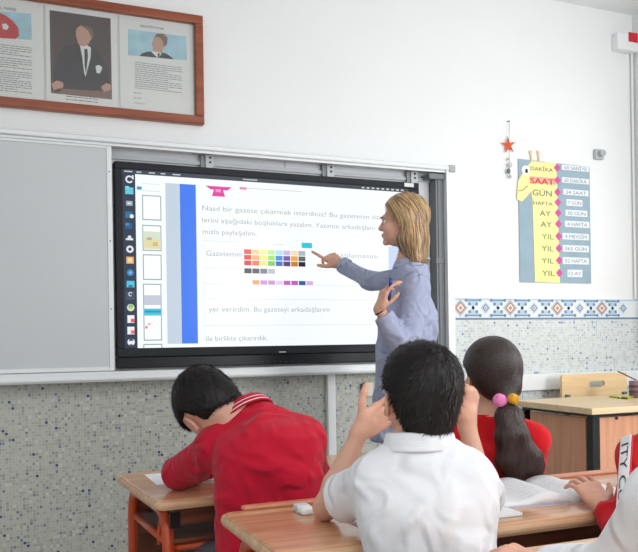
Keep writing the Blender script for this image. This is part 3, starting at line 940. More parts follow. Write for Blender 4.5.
# ------------------------------------------------------------------ pupils' desks and benches
def arc_path(P, r, n=6):
    out = [Vector(P[0])]
    for i in range(1, len(P) - 1):
        p, a, b_ = Vector(P[i]), Vector(P[i - 1]), Vector(P[i + 1])
        u, w = (a - p).normalized(), (b_ - p).normalized()
        for k in range(n + 1):
            t = k / n
            out.append((p + u * r) * (1 - t) ** 2 + p * 2 * t * (1 - t) + (p + w * r) * t * t)
    out.append(Vector(P[-1]))
    return out
def school_desk(x0, y0, Lx, D, h, label, lip=True, top=None):
    t = thing('school_desk', (x0 + Lx / 2, y0 + D / 2, 0), label, 'desk', None)
    MB().slab(rounded(x0, y0, x0 + Lx, y0 + D - .02, .035), h - .022, h, 0, .008).build('desktop', top or M_dtop, t)
    MB().slab(rounded(x0 - .004, y0 - .004, x0 + Lx + .004, y0 + D + .001, .039), h - .03, h - .004, 0, .010).build('edge_band', M_dedge, t)
    if lip: MB().slab(rounded(x0 + .05, y0 + D - .034, x0 + Lx - .05, y0 + D - .006, .013), h, h + .010, 0, .004).build('pencil_lip', M_dlip, t)
    for sx in (x0 + .05, x0 + Lx - .05):
        path = arc_path([(sx, y0 + .05, 0), (sx, y0 + .07, h - .05), (sx, y0 + D - .05, h - .05), (sx, y0 + D - .03, 0)], .09)
        MB().tube(path, .019, 0, 14).build('side_frame', M_orange, t, True)
        MB().tube([(sx, y0 + .066, h - .14), (sx, y0 + D - .045, h - .14)], .012, 0, 10).build('side_bar', M_orange, t, True)
        gs = MB()
        arc = [(sx, y0 + .08 + .09 * math.sin(a * PI / 12), h - .055 - .11 * (1 - math.cos(a * PI / 12))) for a in range(7)]
        gs.tube(arc, .009, 0, 8).build('gusset', M_orange, t, True)
    MB().box((x0 + .05, y0 + .05, h - .14), (x0 + Lx - .05, y0 + D - .05, h - .127), 0, .003).build('shelf', M_brown, t)
    MB().box((x0 + .05, y0 + D - .06, .22), (x0 + Lx - .05, y0 + D - .045, h - .09), 0, .003).build('modesty_panel', M_brown, t)
    MB().box((x0 + .06, y0 + .035, h - .085), (x0 + Lx - .06, y0 + .06, h - .032), 0, .004).build('apron', M_brown, t)
    MB().tube([(x0 + .05, y0 + .07, h - .155), (x0 + Lx - .05, y0 + .07, h - .155)], .012, 0, 10).build('cross_bar', M_orange, t, True)
    MB().box((x0 + .045, y0 + .028, h - .088), (x0 + .075, y0 + .036, h - .042)).build('end_plug', M_black, t)
    return t
def bench(x0, y0, Lx, label, h=.38):
    t = thing('bench', (x0 + Lx / 2, y0 + .13, 0), label, 'bench')
    MB().slab(rounded(x0, y0, x0 + Lx, y0 + .26, .03), h - .022, h, 0, .006).build('seat', M_dtop, t)
    for sx in (x0 + .08, x0 + Lx - .08):
        path = arc_path([(sx, y0 + .03, 0), (sx, y0 + .03, h - .041), (sx, y0 + .23, h - .041), (sx, y0 + .23, 0)], .05)
        MB().tube(path, .017, 0, 12).build('leg_frame', M_orange, t, True)
    return t
far_desk = school_desk(.405, 2.27, 1.36, .57, .65, 'orange-framed school desk the boy in red leans over, farther from camera', False)
far_desk.rotation_euler.z = math.radians(3.5)
school_desk(.49, 1.40, 1.34, .41, .70, 'orange-framed school desk under the elbow of the boy in white')
school_desk(.50, .78, 1.28, .405, .72, 'nearest school desk at bottom right with only a strip of pale top showing', False, M_dedge)
bench(.45, 1.90, 1.30, 'wooden bench under the boy in red and the girl with the ponytail')
bench(.55, 1.16, 1.28, 'wooden bench under the boy in the white polo shirt')
bench(.60, .45, 1.28, 'wooden bench under the child with the plain white sleeve')

#PEOPLE
# ------------------------------------------------------------------ implicit figures: rounded limbs melted together, then meshed
def V3(p): return np.array([p[0], p[1], p[2]], float)
def unit(v):
    v = np.array(v, float)
    return v / (np.linalg.norm(v) + 1e-12)
def cone(a, b, ra, rb):
    a, b = V3(a), V3(b)
    ab = b - a
    L2 = ab @ ab + 1e-12
    def f(P):
        t = np.clip((P - a) @ ab / L2, 0, 1)
        return np.linalg.norm(P - a - t[:, None] * ab, axis=1) - (ra + (rb - ra) * t)
    return f
def chain(pts, rs, k=.01):
    return smin([cone(pts[i], pts[i + 1], rs[i], rs[i + 1]) for i in range(len(pts) - 1)], k)
def ell(c, M, r):
    c, M, r = V3(c), np.array(M, float), np.array(r, float)
    def f(P):
        q = (P - c) @ M
        k0 = np.linalg.norm(q / r, axis=1)
        k1 = np.linalg.norm(q / (r * r), axis=1) + 1e-9
        return k0 * (k0 - 1) / k1
    return f
def trunk(a, b, side, wa, da, wb, db, ex=2.0, sag=0.0):
    """limb with an oval section (half width w along side, half depth d), superellipse exponent ex"""
    a, b = V3(a), V3(b)
    ax = b - a
    L = np.linalg.norm(ax)
    ax = ax / L
    s = unit(V3(side) - ax * (V3(side) @ ax))
    fr_ = np.cross(s, ax)
    def f(P):
        q = P - a
        z = q @ ax
        t = np.clip(z / L, 0, 1)
        w, d = wa + (wb - wa) * t, da + (db - da) * t
        over = np.where(z < 0, -z, np.where(z > L, z - L, 0))
        m = np.minimum(w, d)
        g = (np.abs(q @ s / w) ** ex + np.abs(q @ fr_ / d) ** ex + (over / m) ** ex) ** (1 / ex)
        return (g - 1) * m * .9
    return f
def smin(fs, k):
    def f(P):
        r = fs[0](P)
        for g in fs[1:]:
            b = g(P)
            h = np.clip(.5 + .5 * (b - r) / k, 0, 1)
            r = b + (r - b) * h - k * h * (1 - h)
        return r
    return f
def umin(*fs):
    return lambda P: np.min([g(P) for g in fs], axis=0)
def cut(f, *gs):           # keep f only where every g is negative
    return lambda P: np.max([f(P)] + [g(P) for g in gs], axis=0)
def sub_(f, g, k=.006):
    def h_(P):
        a, b = f(P), -g(P)
        h = np.clip(.5 - .5 * (a - b) / k, 0, 1)
        return a + (b - a) * h + k * h * (1 - h)
    return h_
def plane(p, n):           # negative on the side n points away from
    p, n = V3(p), unit(n)
    return lambda P: (P - p) @ n
def grow(f, e): return lambda P: f(P) - e
def folds(f, amp, fq=(22, 18, 26), seed=0, warp=1.5):
    rs = np.random.default_rng(seed)
    ph = rs.uniform(0, 6, 6)
    def g(P):
        x, y, z = P[:, 0] * fq[0], P[:, 1] * fq[1], P[:, 2] * fq[2]
        w = np.sin(x * .7 + ph[0]) + np.sin(y * .8 + z * .5 + ph[1])
        r1 = (1 - np.abs(np.sin(.5 * x + .7 * warp * w + ph[2]))) ** 1.6
        r2 = (1 - np.abs(np.sin(.65 * z + .4 * x + .6 * warp * w + ph[3]))) ** 1.6
        n = 1.9 * r1 + 1.9 * r2 + .35 * np.sin(x * 1.6 + z * 1.3 + w * 2 + ph[4]) - 1.2
        return f(P) - amp * n
    return g
def drape(f, items):
    """soft pulled folds: items = (start, end, half width, height)"""
    it = [(V3(a), V3(b), w, h) for a, b, w, h in items]
    def g(P):
        d = f(P)
        for a, b, w, h in it:
            ab = b - a
            t = np.clip((P - a) @ ab / (ab @ ab), 0, 1)
            r = np.linalg.norm(P - a - t[:, None] * ab, axis=1)
            d = d - 1.5 * h * (np.exp(-(r / (.75 * w)) ** 2) - .35 * np.exp(-(r / (2 * w)) ** 2)) * (1 - .5 * np.abs(2 * t - 1))
        return d
    return g
def surfnet(f, lo, hi, h):
    lo, hi = V3(lo), V3(hi)
    n = np.maximum(3, np.ceil((hi - lo) / h).astype(int) + 1)
    xs = [lo[i] + h * np.arange(n[i]) for i in range(3)]
    val = np.empty(n, np.float32)
    step = max(1, int(250000 / (n[1] * n[2])))
    Yg, Zg = np.meshgrid(xs[1], xs[2], indexing='ij')
    for i in range(0, n[0], step):
        xx_ = xs[0][i:i + step]
        P = np.empty((len(xx_), n[1], n[2], 3))
        P[..., 0] = xx_[:, None, None]
        P[..., 1] = Yg
        P[..., 2] = Zg
        val[i:i + step] = f(P.reshape(-1, 3)).reshape(len(xx_), n[1], n[2])
    sg = val < 0
    nc = n - 1
    acc = np.zeros((*nc, 3))
    cnt = np.zeros(nc)
    offs = [(0, 0), (0, 1), (1, 0), (1, 1)]
    for ax in range(3):
        o1, o2 = [a for a in range(3) if a != ax]
        A = [slice(None)] * 3; B = [slice(None)] * 3
        A[ax] = slice(0, -1); B[ax] = slice(1, None)
        a, b_ = val[tuple(A)], val[tuple(B)]
        cr = (a < 0) != (b_ < 0)
        t = np.where(cr, a / np.where(cr, a - b_, 1), 0)
        for d1, d2 in offs:
            sl = [slice(None)] * 3
            sl[o1] = slice(d1, n[o1] - 1 + d1)
            sl[o2] = slice(d2, n[o2] - 1 + d2)
            c_ = cr[tuple(sl)]
            cnt += c_
            acc[..., ax] += np.where(c_, t[tuple(sl)], 0)
            acc[..., o1] += np.where(c_, d1, 0)
            acc[..., o2] += np.where(c_, d2, 0)
    act = cnt > 0
    idx = -np.ones(nc, int)
    idx[act] = np.arange(act.sum())
    base = np.argwhere(act)
    Vv = lo + (base + acc[act] / cnt[act][:, None]) * h
    Fs = []
    for ax in range(3):
        o1, o2 = [(1, 2), (2, 0), (0, 1)][ax]
        A = [slice(None)] * 3; B = [slice(None)] * 3
        A[ax] = slice(0, -1); B[ax] = slice(1, None)
        cr = sg[tuple(A)] != sg[tuple(B)]
        e = np.argwhere(cr)
        e = e[(e[:, o1] > 0) & (e[:, o2] > 0) & (e[:, o1] < nc[o1]) & (e[:, o2] < nc[o2])]
        q = []
        for d1, d2 in ((1, 1), (0, 1), (0, 0), (1, 0)):
            c_ = e.copy()
            c_[:, o1] -= d1; c_[:, o2] -= d2
            q.append(idx[tuple(c_.T)])
        q = np.stack(q, 1)
        flip = ~sg[tuple(e.T)]
        q[flip] = q[flip][:, ::-1]
        Fs.append(q)
    Fq = np.concatenate(Fs)
    Fq = Fq[(Fq >= 0).all(1)]
    return Vv, Fq
def relax(Vv, Fq, it=2, lam=.5):
    n = len(Vv)
    E = np.concatenate([Fq[:, [0, 1]], Fq[:, [1, 2]], Fq[:, [2, 3]], Fq[:, [3, 0]]])
    E = np.concatenate([E, E[:, ::-1]])
    deg = np.bincount(E[:, 0], minlength=n).astype(float)
    deg[deg == 0] = 1
    for _ in range(it):
        for l_ in (lam, -lam * .9):
            s_ = np.stack([np.bincount(E[:, 0], Vv[E[:, 1], k], minlength=n) for k in range(3)], 1) / deg[:, None]
            Vv = Vv + l_ * (s_ - Vv)
    return Vv
def skin(name, parts, m, parent, it=2):
    """parts = [(field, lo, hi, cell)] become ONE mesh object"""
    mb = MB()
    for f, lo, hi, h in parts:
        Vv, Fq = surfnet(f, lo, hi, h)
        Vv = relax(Vv, Fq, it)
        mb.add(Vv.tolist(), Fq.tolist(), 0)
    return mb.build(name, m, parent, True)
def frame_of(fwd, up):
    f, u = unit(V3(fwd)), V3(up)
    u = unit(u - f * (u @ f))
    return np.stack([np.cross(f, u), f, u], 1)      # columns: right, forward, up
def bbox(pts, pad):
    A = np.array([V3(p) for p in pts])
    return A.min(0) - pad, A.max(0) + pad

def head_field(c, M, s, child=True, eyes=True):
    c = V3(c)
    def w(x, y, z): return c + M @ (np.array([x, y, z]) * s)
    def E(p, r, R=None): return ell(w(*p), M if R is None else R, np.array(r) * s)
    cr = .006 if child else 0
    base = smin([E((0, -.018, .034), (.076 + cr * .4, .096, .083)), E((0, .026, -.028), (.058, .062, .078)), E((0, .036, -.072), (.040, .046, .036))], .03 * s)
    base = smin([base, E((0, .084, .024), (.042, .012, .010)), E((.036, .062, -.026), (.022, .026, .022)), E((-.036, .062, -.026), (.022, .026, .022))], .02 * s)
    for sx in (1, -1):
        base = sub_(base, E((sx * .031, .098, .002), (.019, .016, .011)), .012 * s)
    nose = smin([cone(w(0, .086, .010), w(0, .106, -.025), .006 * s, .0095 * s), E((0, .095, -.030), (.0155, .012, .0085))], .008 * s)
    base = smin([base, nose], .010 * s)
    lips = smin([E((0, .090, -.056), (.022, .011, .0055)), E((0, .088, -.066), (.019, .011, .0065))], .003 * s)
    base = smin([base, lips, E((0, .080, -.092), (.019, .016, .016))], .010 * s)
    ears = []
    for sx in (1, -1):
        R = M @ np.array([[math.cos(.35), -sx * math.sin(.35), 0], [sx * math.sin(.35), math.cos(.35), 0], [0, 0, 1]])
        e = E((sx * .080, -.010, -.008), (.007, .018, .031), R)
        e = sub_(e, E((sx * .088, -.006, -.004), (.007, .010, .020), R), .006 * s)
        ears.append(smin([e, E((sx * .077, .001, -.030), (.007, .009, .009))], .008 * s))
    return smin([base] + ears, .008 * s), w

def hand_field(wr, d, n, sz, curl, th=(.5, .6), spread=.10, right=True, pose=None):
    """wr wrist, d towards the fingers, n the way the palm faces; curl = (index, middle, ring, little) bend per joint in radians"""
    wr = V3(wr)
    d = unit(d); n = unit(V3(n) - d * (V3(n) @ d))
    s_ = np.cross(d, n) * (1 if right else -1)        # towards the thumb
    def w(a, b_, c_): return wr + (d * a + s_ * b_ + n * c_) * sz
    fs = [cone(w(-.005, .000, 0), w(.03, .004, 0), .021 * sz, .022 * sz)]
    pal = smin([cone(w(.022, .024, 0), w(.082, .030, 0), .0125 * sz, .0115 * sz), cone(w(.020, .008, 0), w(.088, .010, 0), .0135 * sz, .0115 * sz),
                cone(w(.020, -.008, 0), w(.084, -.010, 0), .0135 * sz, .011 * sz), cone(w(.022, -.020, 0), w(.076, -.028, 0), .013 * sz, .0105 * sz),
                cone(w(.018, .020, .006), w(.045, .030, .008), .016 * sz, .012 * sz)], .012 * sz)
    fs.append(pal)
    lens = ((.042, .026, .021), (.046, .030, .022), (.043, .028, .021), (.034, .021, .019))
    lat = (.030, .010, -.010, -.028)
    st = (.084, .089, .086, .077)
    fing = []
    tips = []
    for i in range(4):
        p = w(st[i], lat[i], 0)
        ang = 0
        side = spread * (1.2 - i * .8)
        c3 = curl[i] if hasattr(curl[i], '__len__') else (curl[i], curl[i] * 1.1, curl[i] * .8)
        pts = [w(st[i] - .02, lat[i] * .95, 0), p]
        for j in range(3):
            ang += c3[j]
            dd = unit(d * math.cos(ang) + n * math.sin(ang) + s_ * math.sin(side) * math.cos(ang))
            p = p + dd * lens[i][j] * sz
            pts.append(p)
        r0 = (.0088, .0090, .0086, .0076)[i] * sz
        fing.append(chain(pts, [r0 * 1.05, r0 * 1.05, r0 * .94, r0 * .88, r0 * .76], .002))
        tips.append(p)
    body = smin(fs, .014 * sz)
    body = smin([body, umin(*fing)], .006 * sz)
    a, b_ = th
    t0 = w(.022, .026, .006)
    td_ = unit(d * math.cos(a) + s_ * math.sin(a) + n * b_)
    t1 = t0 + td_ * .040 * sz
    td2 = unit(td_ + d * .35 - s_ * .1)
    t2 = t1 + td2 * .030 * sz
    t3 = t2 + unit(td2 + d * .25) * .022 * sz
    tips.append(t3)
    body = smin([body, chain([t0, t1, t2, t3], [.0135 * sz, .0105 * sz, .0098 * sz, .0078 * sz], .003)], .010 * sz)
    return body, tips + [V3(wr)]

M_skin = mat('child_skin', (222, 170, 146), .5, sub=.12, var=.04, vscale=25, bump=.06, bscale=180)
M_skin2 = mat('adult_skin', (214, 164, 142), .5, sub=.12, var=.04, vscale=25, bump=.06, bscale=180)
M_hair_d = mat('near_black_hair', (24, 20, 20), .5, spec=.35, var=.2, vscale=90)
M_hair_g = mat('dark_brown_hair', (48, 36, 34), .36, var=.3, vscale=60, bump=.3, bscale=200)
M_hair_b = mat('blonde_hair', (186, 152, 108), .4, var=.25, vscale=40)
M_hair_b2 = mat('brown_hair', (112, 84, 60), .45, var=.3, vscale=40)
M_polo = cloth('white_cotton', (232, 234, 240), .55, 11.0)
M_redc = cloth('crimson_cotton', (190, 22, 50), .7, 10.0)
M_redk = cloth('bright_red_knit', (206, 26, 36), .5, 12.0)
M_navy = mat('navy_trousers', (44, 56, 88), .85, bump=.15, bscale=200)
M_grey = mat('grey_trousers', (90, 92, 100), .85, bump=.15, bscale=200)
M_shoe = mat('dark_shoe_leather', (40, 38, 40), .45)
M_sole = mat('pale_sole', (210, 208, 202), .6)
M_shirt = cloth('pale_lilac_cotton', (164, 171, 198), .9, 12.0)
M_eye = mat('eye_white', (232, 228, 224), .2)
M_iris = mat('iris_brown', (60, 42, 34), .2)

def eyes(w, M, s, parent):
    for sx in (1, -1):
        c = w(sx * .031, .083, .002)
        mb = MB().ball(w(sx * .031, .0762, .001), .0105 * s, 0, 16)
        i_ = w(sx * .031, .0832, .001)
        mb.ball(i_, .0050 * s, 1, 12)
        mb.build('eye', [M_eye, M_iris], parent, True)

def blades(Vv, Nn, dirf, n, L, wd, seed, jit=.25, lift=.25, seg=2, keep=None):
    """short hair lying along dirf(p): narrow tapering blades"""
    rs = np.random.default_rng(seed)
    out = MB()
    ids = rs.integers(0, len(Vv), n)
    for i in ids:
        p, nn = Vv[i], Nn[i]
        if keep is not None and not keep(p): continue
        d = np.array(dirf(p), float)
        d = d - nn * (d @ nn)
        ln = np.linalg.norm(d)
        if ln < 1e-6: continue
        d = unit(d / ln + rs.normal(0, jit, 3))
        d = unit(d + nn * lift)
        sd = unit(np.cross(d, nn)) * wd * .5
        l = L * rs.uniform(.6, 1.2)
        q = p + rs.normal(0, .0006, 3) - nn * .001
        vv = [q - sd, q + sd]
        fc = []
        for k in range(1, seg + 1):
            t = k / seg
            c = q + d * l * t - nn * lift * l * .55 * t * t
            if k < seg:
                vv += [c - sd * (1 - t * .5), c + sd * (1 - t * .5)]
                fc.append((2 * k - 2, 2 * k - 1, 2 * k + 1, 2 * k))
            else:
                vv.append(c)
                fc.append((2 * k - 2, 2 * k - 1, 2 * k))
        out.add(vv, fc, 0)
    return out
def normals(Vv, Fq):
    a, b_, c, d = [Vv[Fq[:, k]] for k in range(4)]
    fn = np.cross(c - a, d - b_)
    N = np.zeros_like(Vv)
    for k in range(4):
        np.add.at(N, Fq[:, k], fn)
    return N / (np.linalg.norm(N, axis=1)[:, None] + 1e-12)

def short_hair(c, M, s, parent, m, seed, n=9000, L=.020, lift=.3, up_=.0, crown=(0.01, -.05), thick=.012, nape=-.062, nape_to=None):
    c = V3(c)
    def w(x, y, z): return c + M @ (np.array([x, y, z]) * s)
    f = smin([ell(w(0, -.020, .036), M, np.array((.078 + thick, .097 + thick, .084 + thick)) * s),
              ell(w(0, -.045, -.012), M, np.array((.062 + thick * .7, .060 + thick * .7, .062)) * s),
              ell(w(0, .03, .075), M, np.array((.055, .055, .042)) * s)]
             + ([ell(w(0, -.048, -.050), M, np.array((.056, .046, .050)) * s)] if nape < -.07 else [])
             + ([cone(w(0, -.05, -.02), nape_to, .059 * s, .053 * s)] if nape_to is not None else []), .02 * s)
    nfl = cone(w(0, -.05, -.02), nape_to, .059 * s, .053 * s) if nape_to is not None else None
    def rnd(P):
        q = (P - c) @ M / s
        x, y, z = q[:, 0], q[:, 1], q[:, 2]
        n_ = np.sin(x * 160 + 2 * np.sin(z * 90)) * np.sin(y * 150 + 1.5 * np.sin(x * 80)) * np.sin(z * 140 + 1)
        # hair line: above the forehead, round the ears, down to the nape
        line = np.where(y > .0, .045 + (y) * .35, .045 + y * 1.9)
        line = np.maximum(line, nape + .25 * np.abs(x))
        line = np.where((y > -.040) & (y < .04) & (np.abs(x) > .045), np.maximum(line, .022), line)
        if nape_to is not None:
            line = np.where((nfl(P) < .006) & ((P - nape_to) @ (w(0, -.05, -.02) - nape_to) > 0), -1.0, line)
        return np.maximum(f(P) + n_ * .0010 * s, (line - z) * s * .8)
    lo, hi = bbox([c], .15 * s)
    Vv, Fq = surfnet(rnd, lo, hi, .0034)
    Vv = relax(Vv, Fq, 1)
    N = normals(Vv, Fq)
    mb = MB()
    mb.add(Vv.tolist(), Fq.tolist(), 0)
    cr = w(crown[0], crown[1], .12)
    def dirf(p):
        q = p - cr
        sw = np.cross(q, M[:, 2])
        return q + sw * .5 + M[:, 2] * up_ * np.linalg.norm(q)
    bl = blades(Vv, N, dirf, n, L * s, .0022 * s, seed, .22, lift)
    mb.add(bl.v, bl.f, 0)
    return mb.build('hair', m, parent, True)

def collar(cpt, axis, side, rx, ry, h, mats, parent, gap=0.0, front=None, stripes=None, name='collar', flare=.014):
    """folded polo collar: band that rises round the neck and folds down outside"""
    ax = unit(axis); sd = unit(V3(side) - ax * (V3(side) @ ax)); fw = np.cross(ax, sd)
    prof = [(-.004, -.006, 0), (-.002, h * .5, 0), (0, h, 0), (.004, h + .003, 0), (.008, h, 0), (flare * .75, h * .62, 0), (flare * .85, h * .5, 1), (flare * .9, h * .42, 1), (flare * .95, h * .30, 0), (flare, h * .2, 0), (flare * 1.05, h * .1, 1), (flare * 1.1, 0, 1), (flare * 1.15, -h * .14, 0), (flare * .8, -h * .12, 0), (.002, h * .5, 0)]
    n = 48
    mb = MB()
    vv = []
    a0 = gap
    for i in range(n + 1):
        t = PI / 2 + a0 + (2 * PI - 2 * a0) * i / n
        for e, z, _ in prof:
            vv.append(V3(cpt) + sd * (rx + e) * math.cos(t) + fw * (ry + e) * math.sin(t) + ax * z)
    k = len(prof)
    for i in range(n):
        for j in range(k - 1):
            mb.add([], [], 0)
            mb.f.append((i * k + j, i * k + j + 1, (i + 1) * k + j + 1, (i + 1) * k + j))
            mb.m.append(1 if (stripes and prof[j][2] and prof[j + 1][2]) else 0)
    mb.v = [tuple(x) for x in vv]
    return mb.build(name, mats, parent, True)

def pupil(key, label, group, J, headf, headup, s, skin_m, shirt, hair, hands, trousers=M_grey, sleeve=.62, **kw):
    """J: joints in world space. One body mesh; hair, clothes and shoes are its parts."""
    base = V3(J['pelvis'])
    t = thing('person', (base[0], base[1], 0), label, 'person', group)
    M = frame_of(headf, headup)
    hc = V3(J['head'])
    hf, w = head_field(hc, M, s)
    nb = V3(J['neck'])
    neck_top = w(0, -.028, -.055)
    sl, sr = V3(J['SL']), V3(J['SR'])
    side = sr - sl
    ch = V3(J['chest'])
    k = kw.get('build', 1.0)
    cw, cdp = np.linalg.norm(side) * .5, .085 * k
    # --- body
    neckf = cone(neck_top, nb, .047 * s, .052 * s)
    tor = smin([trunk(base + (0, 0, .02), ch, side, .115 * k, .085 * k, .12 * k, .08 * k), trunk(ch, nb - (0, 0, .03), side, .12 * k, .08 * k, .075 * k, .05 * k), cone(sl, nb, .035, .04), cone(sr, nb, .035, .04)], .04)
    legs = []
    for a in ('L', 'R'):
        hp_, kn, an = V3(J['hip' + a]), V3(J['knee' + a]), V3(J['ankle' + a])
        legs.append(cone(hp_, kn, .066 * k, .046 * k)); legs.append(cone(kn, an, .044 * k, .028 * k))
    arms = []
    for a in ('L', 'R'):
        S, Eb, Wr = V3(J['S' + a]), V3(J['E' + a]), V3(J['W' + a])
        mid = Eb + (Wr - Eb) * .3
        arms.append(smin([cone(S, Eb, .036 * k, .029 * k), cone(Eb, mid, .029 * k, .030 * k), cone(mid, Wr, .030 * k, .0185 * k)], .012))
    coarse = smin([tor, neckf] + legs, .03)
    allpts = [J[q] for q in J if q not in ('head', 'WL', 'WR', 'EL', 'ER')]
    parts = []
    lo, hi = bbox(allpts, .12)
    parts.append((smin([coarse, arms[0], arms[1]], .02), *bbox([J[q] for q in J if q not in ('head',)], .12), .009))
    # head with neck, at fine resolution
    up_part = cut(smin([hf, neckf], .02 * s), plane(nb, -(neck_top - nb)))
    parts.append((up_part, *bbox([hc, nb], .145 * s), .0036))
    for a, ar in zip(('L', 'R'), arms):
        if hands.get(a) is None: continue
        Wr, Eb = V3(J['W' + a]), V3(J['E' + a])
        h_, tips = hand_field(Wr, *hands[a]['dn'], hands[a].get('sz', .82), hands[a]['curl'], hands[a].get('th', (.6, .4)), hands[a].get('spread', .1), a == 'R')
        full = smin([ar, h_], .014)
        mid_ = Eb + (V3(J['S' + a]) - Eb) * .55
        full = cut(full, (lambda pl, nr: (lambda P: np.where(nr(P) < 0, pl(P), -1.0)))(plane(mid_, V3(J['S' + a]) - Eb), cone(mid_, V3(J['S' + a]), .06, .06)))
        parts.append((full, *bbox(tips + [Eb, Eb + (V3(J['S' + a]) - Eb) * .5], .045), .0034))
    body = skin('body', parts, skin_m, t)
    eyes(w, M, s, t)
    # --- clothes
    e = .012
    sh = [trunk(base + (0, 0, -.02), ch, side, .135 * k, .105 * k, .135 * k, .10 * k, 2.3), trunk(ch, nb - (0, 0, .035), side, .135 * k, .10 * k, .09 * k, .06 * k, 2.2),
          cone(sl, nb - unit(nb - ch) * .018, .046 * k, .044 * k), cone(sr, nb - unit(nb - ch) * .018, .046 * k, .044 * k)]
    sh.append(cone(nb - unit(nb - ch) * .03, nb + V3(unit(kw.get('neckaxis', (0, 0, 1)))) * .02, .070, .057))
    shf = smin(sh, kw.get('melt', .030))
    slv = []
    for a in ('L', 'R'):
        S, Eb, Wr = V3(J['S' + a]), V3(J['E' + a]), V3(J['W' + a])
        if sleeve < 1:
            q = S + (Eb - S) * sleeve
            slv.append(cut(cone(S, q + (Eb - S) * .2, .051 * k, .058 * k), plane(q, Eb - S)))
        else:
            q = Eb + (Wr - Eb) * (sleeve - 1)
            slv.append(smin([cone(S, Eb, .050 * k, .044 * k), cut(cone(Eb, q, .044 * k, .035 * k), plane(q, Wr - Eb))], .02))
    body_sh = smin([shf] + slv, .035)
    body_sh = folds(body_sh, kw.get('fold', .0022), seed=len(label))
    if kw.get('drape'): body_sh = drape(body_sh, kw['drape'])
    nax = unit(kw.get('neckaxis', (0, 0, 1)))
    npt = nb + nax * kw.get('neckup', .014)
    body_sh = cut(body_sh, plane(base - (0, 0, .03), (0, 0, -1)))
    nn_ = cone(npt, npt + nax * .10, kw.get('neckr', .075), .075)
    body_sh = cut(body_sh, lambda P: np.where(nn_(P) < 0, (P - npt) @ nax, -1.0))
    if sleeve < 1:
        for a in ('L', 'R'):
            S, Eb = V3(J['S' + a]), V3(J['E' + a])
            q = S + (Eb - S) * sleeve
            near = cone(q, q + (Eb - S) * .8, .085, .085)
            body_sh = cut(body_sh, (lambda pl, nr: (lambda P: np.where(nr(P) < 0, pl(P), -1.0)))(plane(q, Eb - S), near))
    pts = [base, ch, nb, sl, sr] + [V3(J[q]) for q in ('EL', 'ER')] + ([V3(J['WL']), V3(J['WR'])] if sleeve >= 1 else [])
    skin(kw.get('shirt_name', 'polo_shirt'), [(body_sh, *bbox(pts, .13), .0058)], shirt, t, 2)
    tr_f = smin([trunk(base + (0, 0, -.03), base + (0, 0, .06), side, .13 * k, .1 * k, .122 * k, .095 * k)] + [grow(g, .012) for g in legs], .03)
    cutz = cut(tr_f, lambda P: .075 - P[:, 2])
    skin('trousers', [(cutz, *bbox([base] + [V3(J[q]) for q in ('hipL', 'hipR', 'kneeL', 'kneeR', 'ankleL', 'ankleR')], .13), .010)], trousers, t)
    for a in ('L', 'R'):
        an = V3(J['ankle' + a])
        toe = an + V3((headf[0] * 0, 1, 0)) * .14
        f_ = smin([cone((an[0], an[1] - .02, .045), (an[0], an[1] + .02, .045), .038, .04), cone((an[0], an[1] + .02, .04), (toe[0], toe[1], .032), .038, .03), cone((an[0], an[1], .05), (an[0], an[1], .09), .036, .034)], .02)
        skin('shoe', [(cut(f_, lambda P: .012 - P[:, 2]), (an[0] - .08, an[1] - .1, 0), (an[0] + .08, an[1] + .22, .14), .006)], M_shoe, t)
    if hair: hair(hc, M, s, t, w)
    return t, w, M

def seat_joints(px, py, seat, hd=.0):
    """legs of a child seated on a bench, knees towards the board"""
    return dict(pelvis=(px, py, seat + .09), hipL=(px - .075, py + .02, seat + .075), hipR=(px + .075, py + .02, seat + .075),
                kneeL=(px - .095, py + .34, seat + .045), kneeR=(px + .095, py + .34, seat + .045), ankleL=(px - .09, py + .28, .085), ankleR=(px + .09, py + .28, .085))
def CD(x, u, z):          # direction given as right, up, away from the camera
    return np.array([x * math.cos(YAW) + z * math.sin(YAW), -x * math.sin(YAW) + z * math.cos(YAW), u])
def K(px, py, z): return V3(cam(px, py, z))

def flow(f, P0, dirfn, steps, h, wd, off, seed, jit=.05, alive=None, vary=.4, tones=1):
    """long hair: ribbons that run along the surface f=0"""
    rs = np.random.default_rng(seed)
    P = P0.copy()
    n = len(P)
    offs = off * rs.uniform(.2, 1.3, n)
    jd = rs.normal(0, jit, (n, 3))
    track, side = [], []
    last = np.zeros((n, 3))
    def grad(P):
        e = .002
        g = np.stack([f(P + e * np.eye(3)[k]) - f(P - e * np.eye(3)[k]) for k in range(3)], 1)
        return g / (np.linalg.norm(g, axis=1)[:, None] + 1e-9)
    for k in range(steps):
        g = grad(P)
        d = f(P)
        P = P - g * (d - offs)[:, None]
        v = dirfn(P) + jd
        v = v - g * np.sum(v * g, 1)[:, None]
        v = v / (np.linalg.norm(v, axis=1)[:, None] + 1e-9)
        track.append(P.copy())
        side.append(np.cross(v, g))
        P = P + v * h
    T, S = np.array(track), np.array(side)
    mb = MB()
    ln = (steps * (1 - vary * rs.random(n))).astype(int)
    for i in range(n):
        L_ = max(3, ln[i])
        vv, fc = [], []
        for k in range(L_):
            if alive is not None and not alive(T[k, i]): break
            q = min(1, 1.6 * (1 - k / (L_ - 1)) + .15) * wd * .5
            vv += [T[k, i] - S[k, i] * q, T[k, i] + S[k, i] * q]
        m = len(vv) // 2
        if m < 3: continue
        for k in range(m - 1):
            fc.append((2 * k, 2 * k + 1, 2 * k + 3, 2 * k + 2))
        mb.add(vv, fc, int(rs.integers(0, tones)))
    return mb

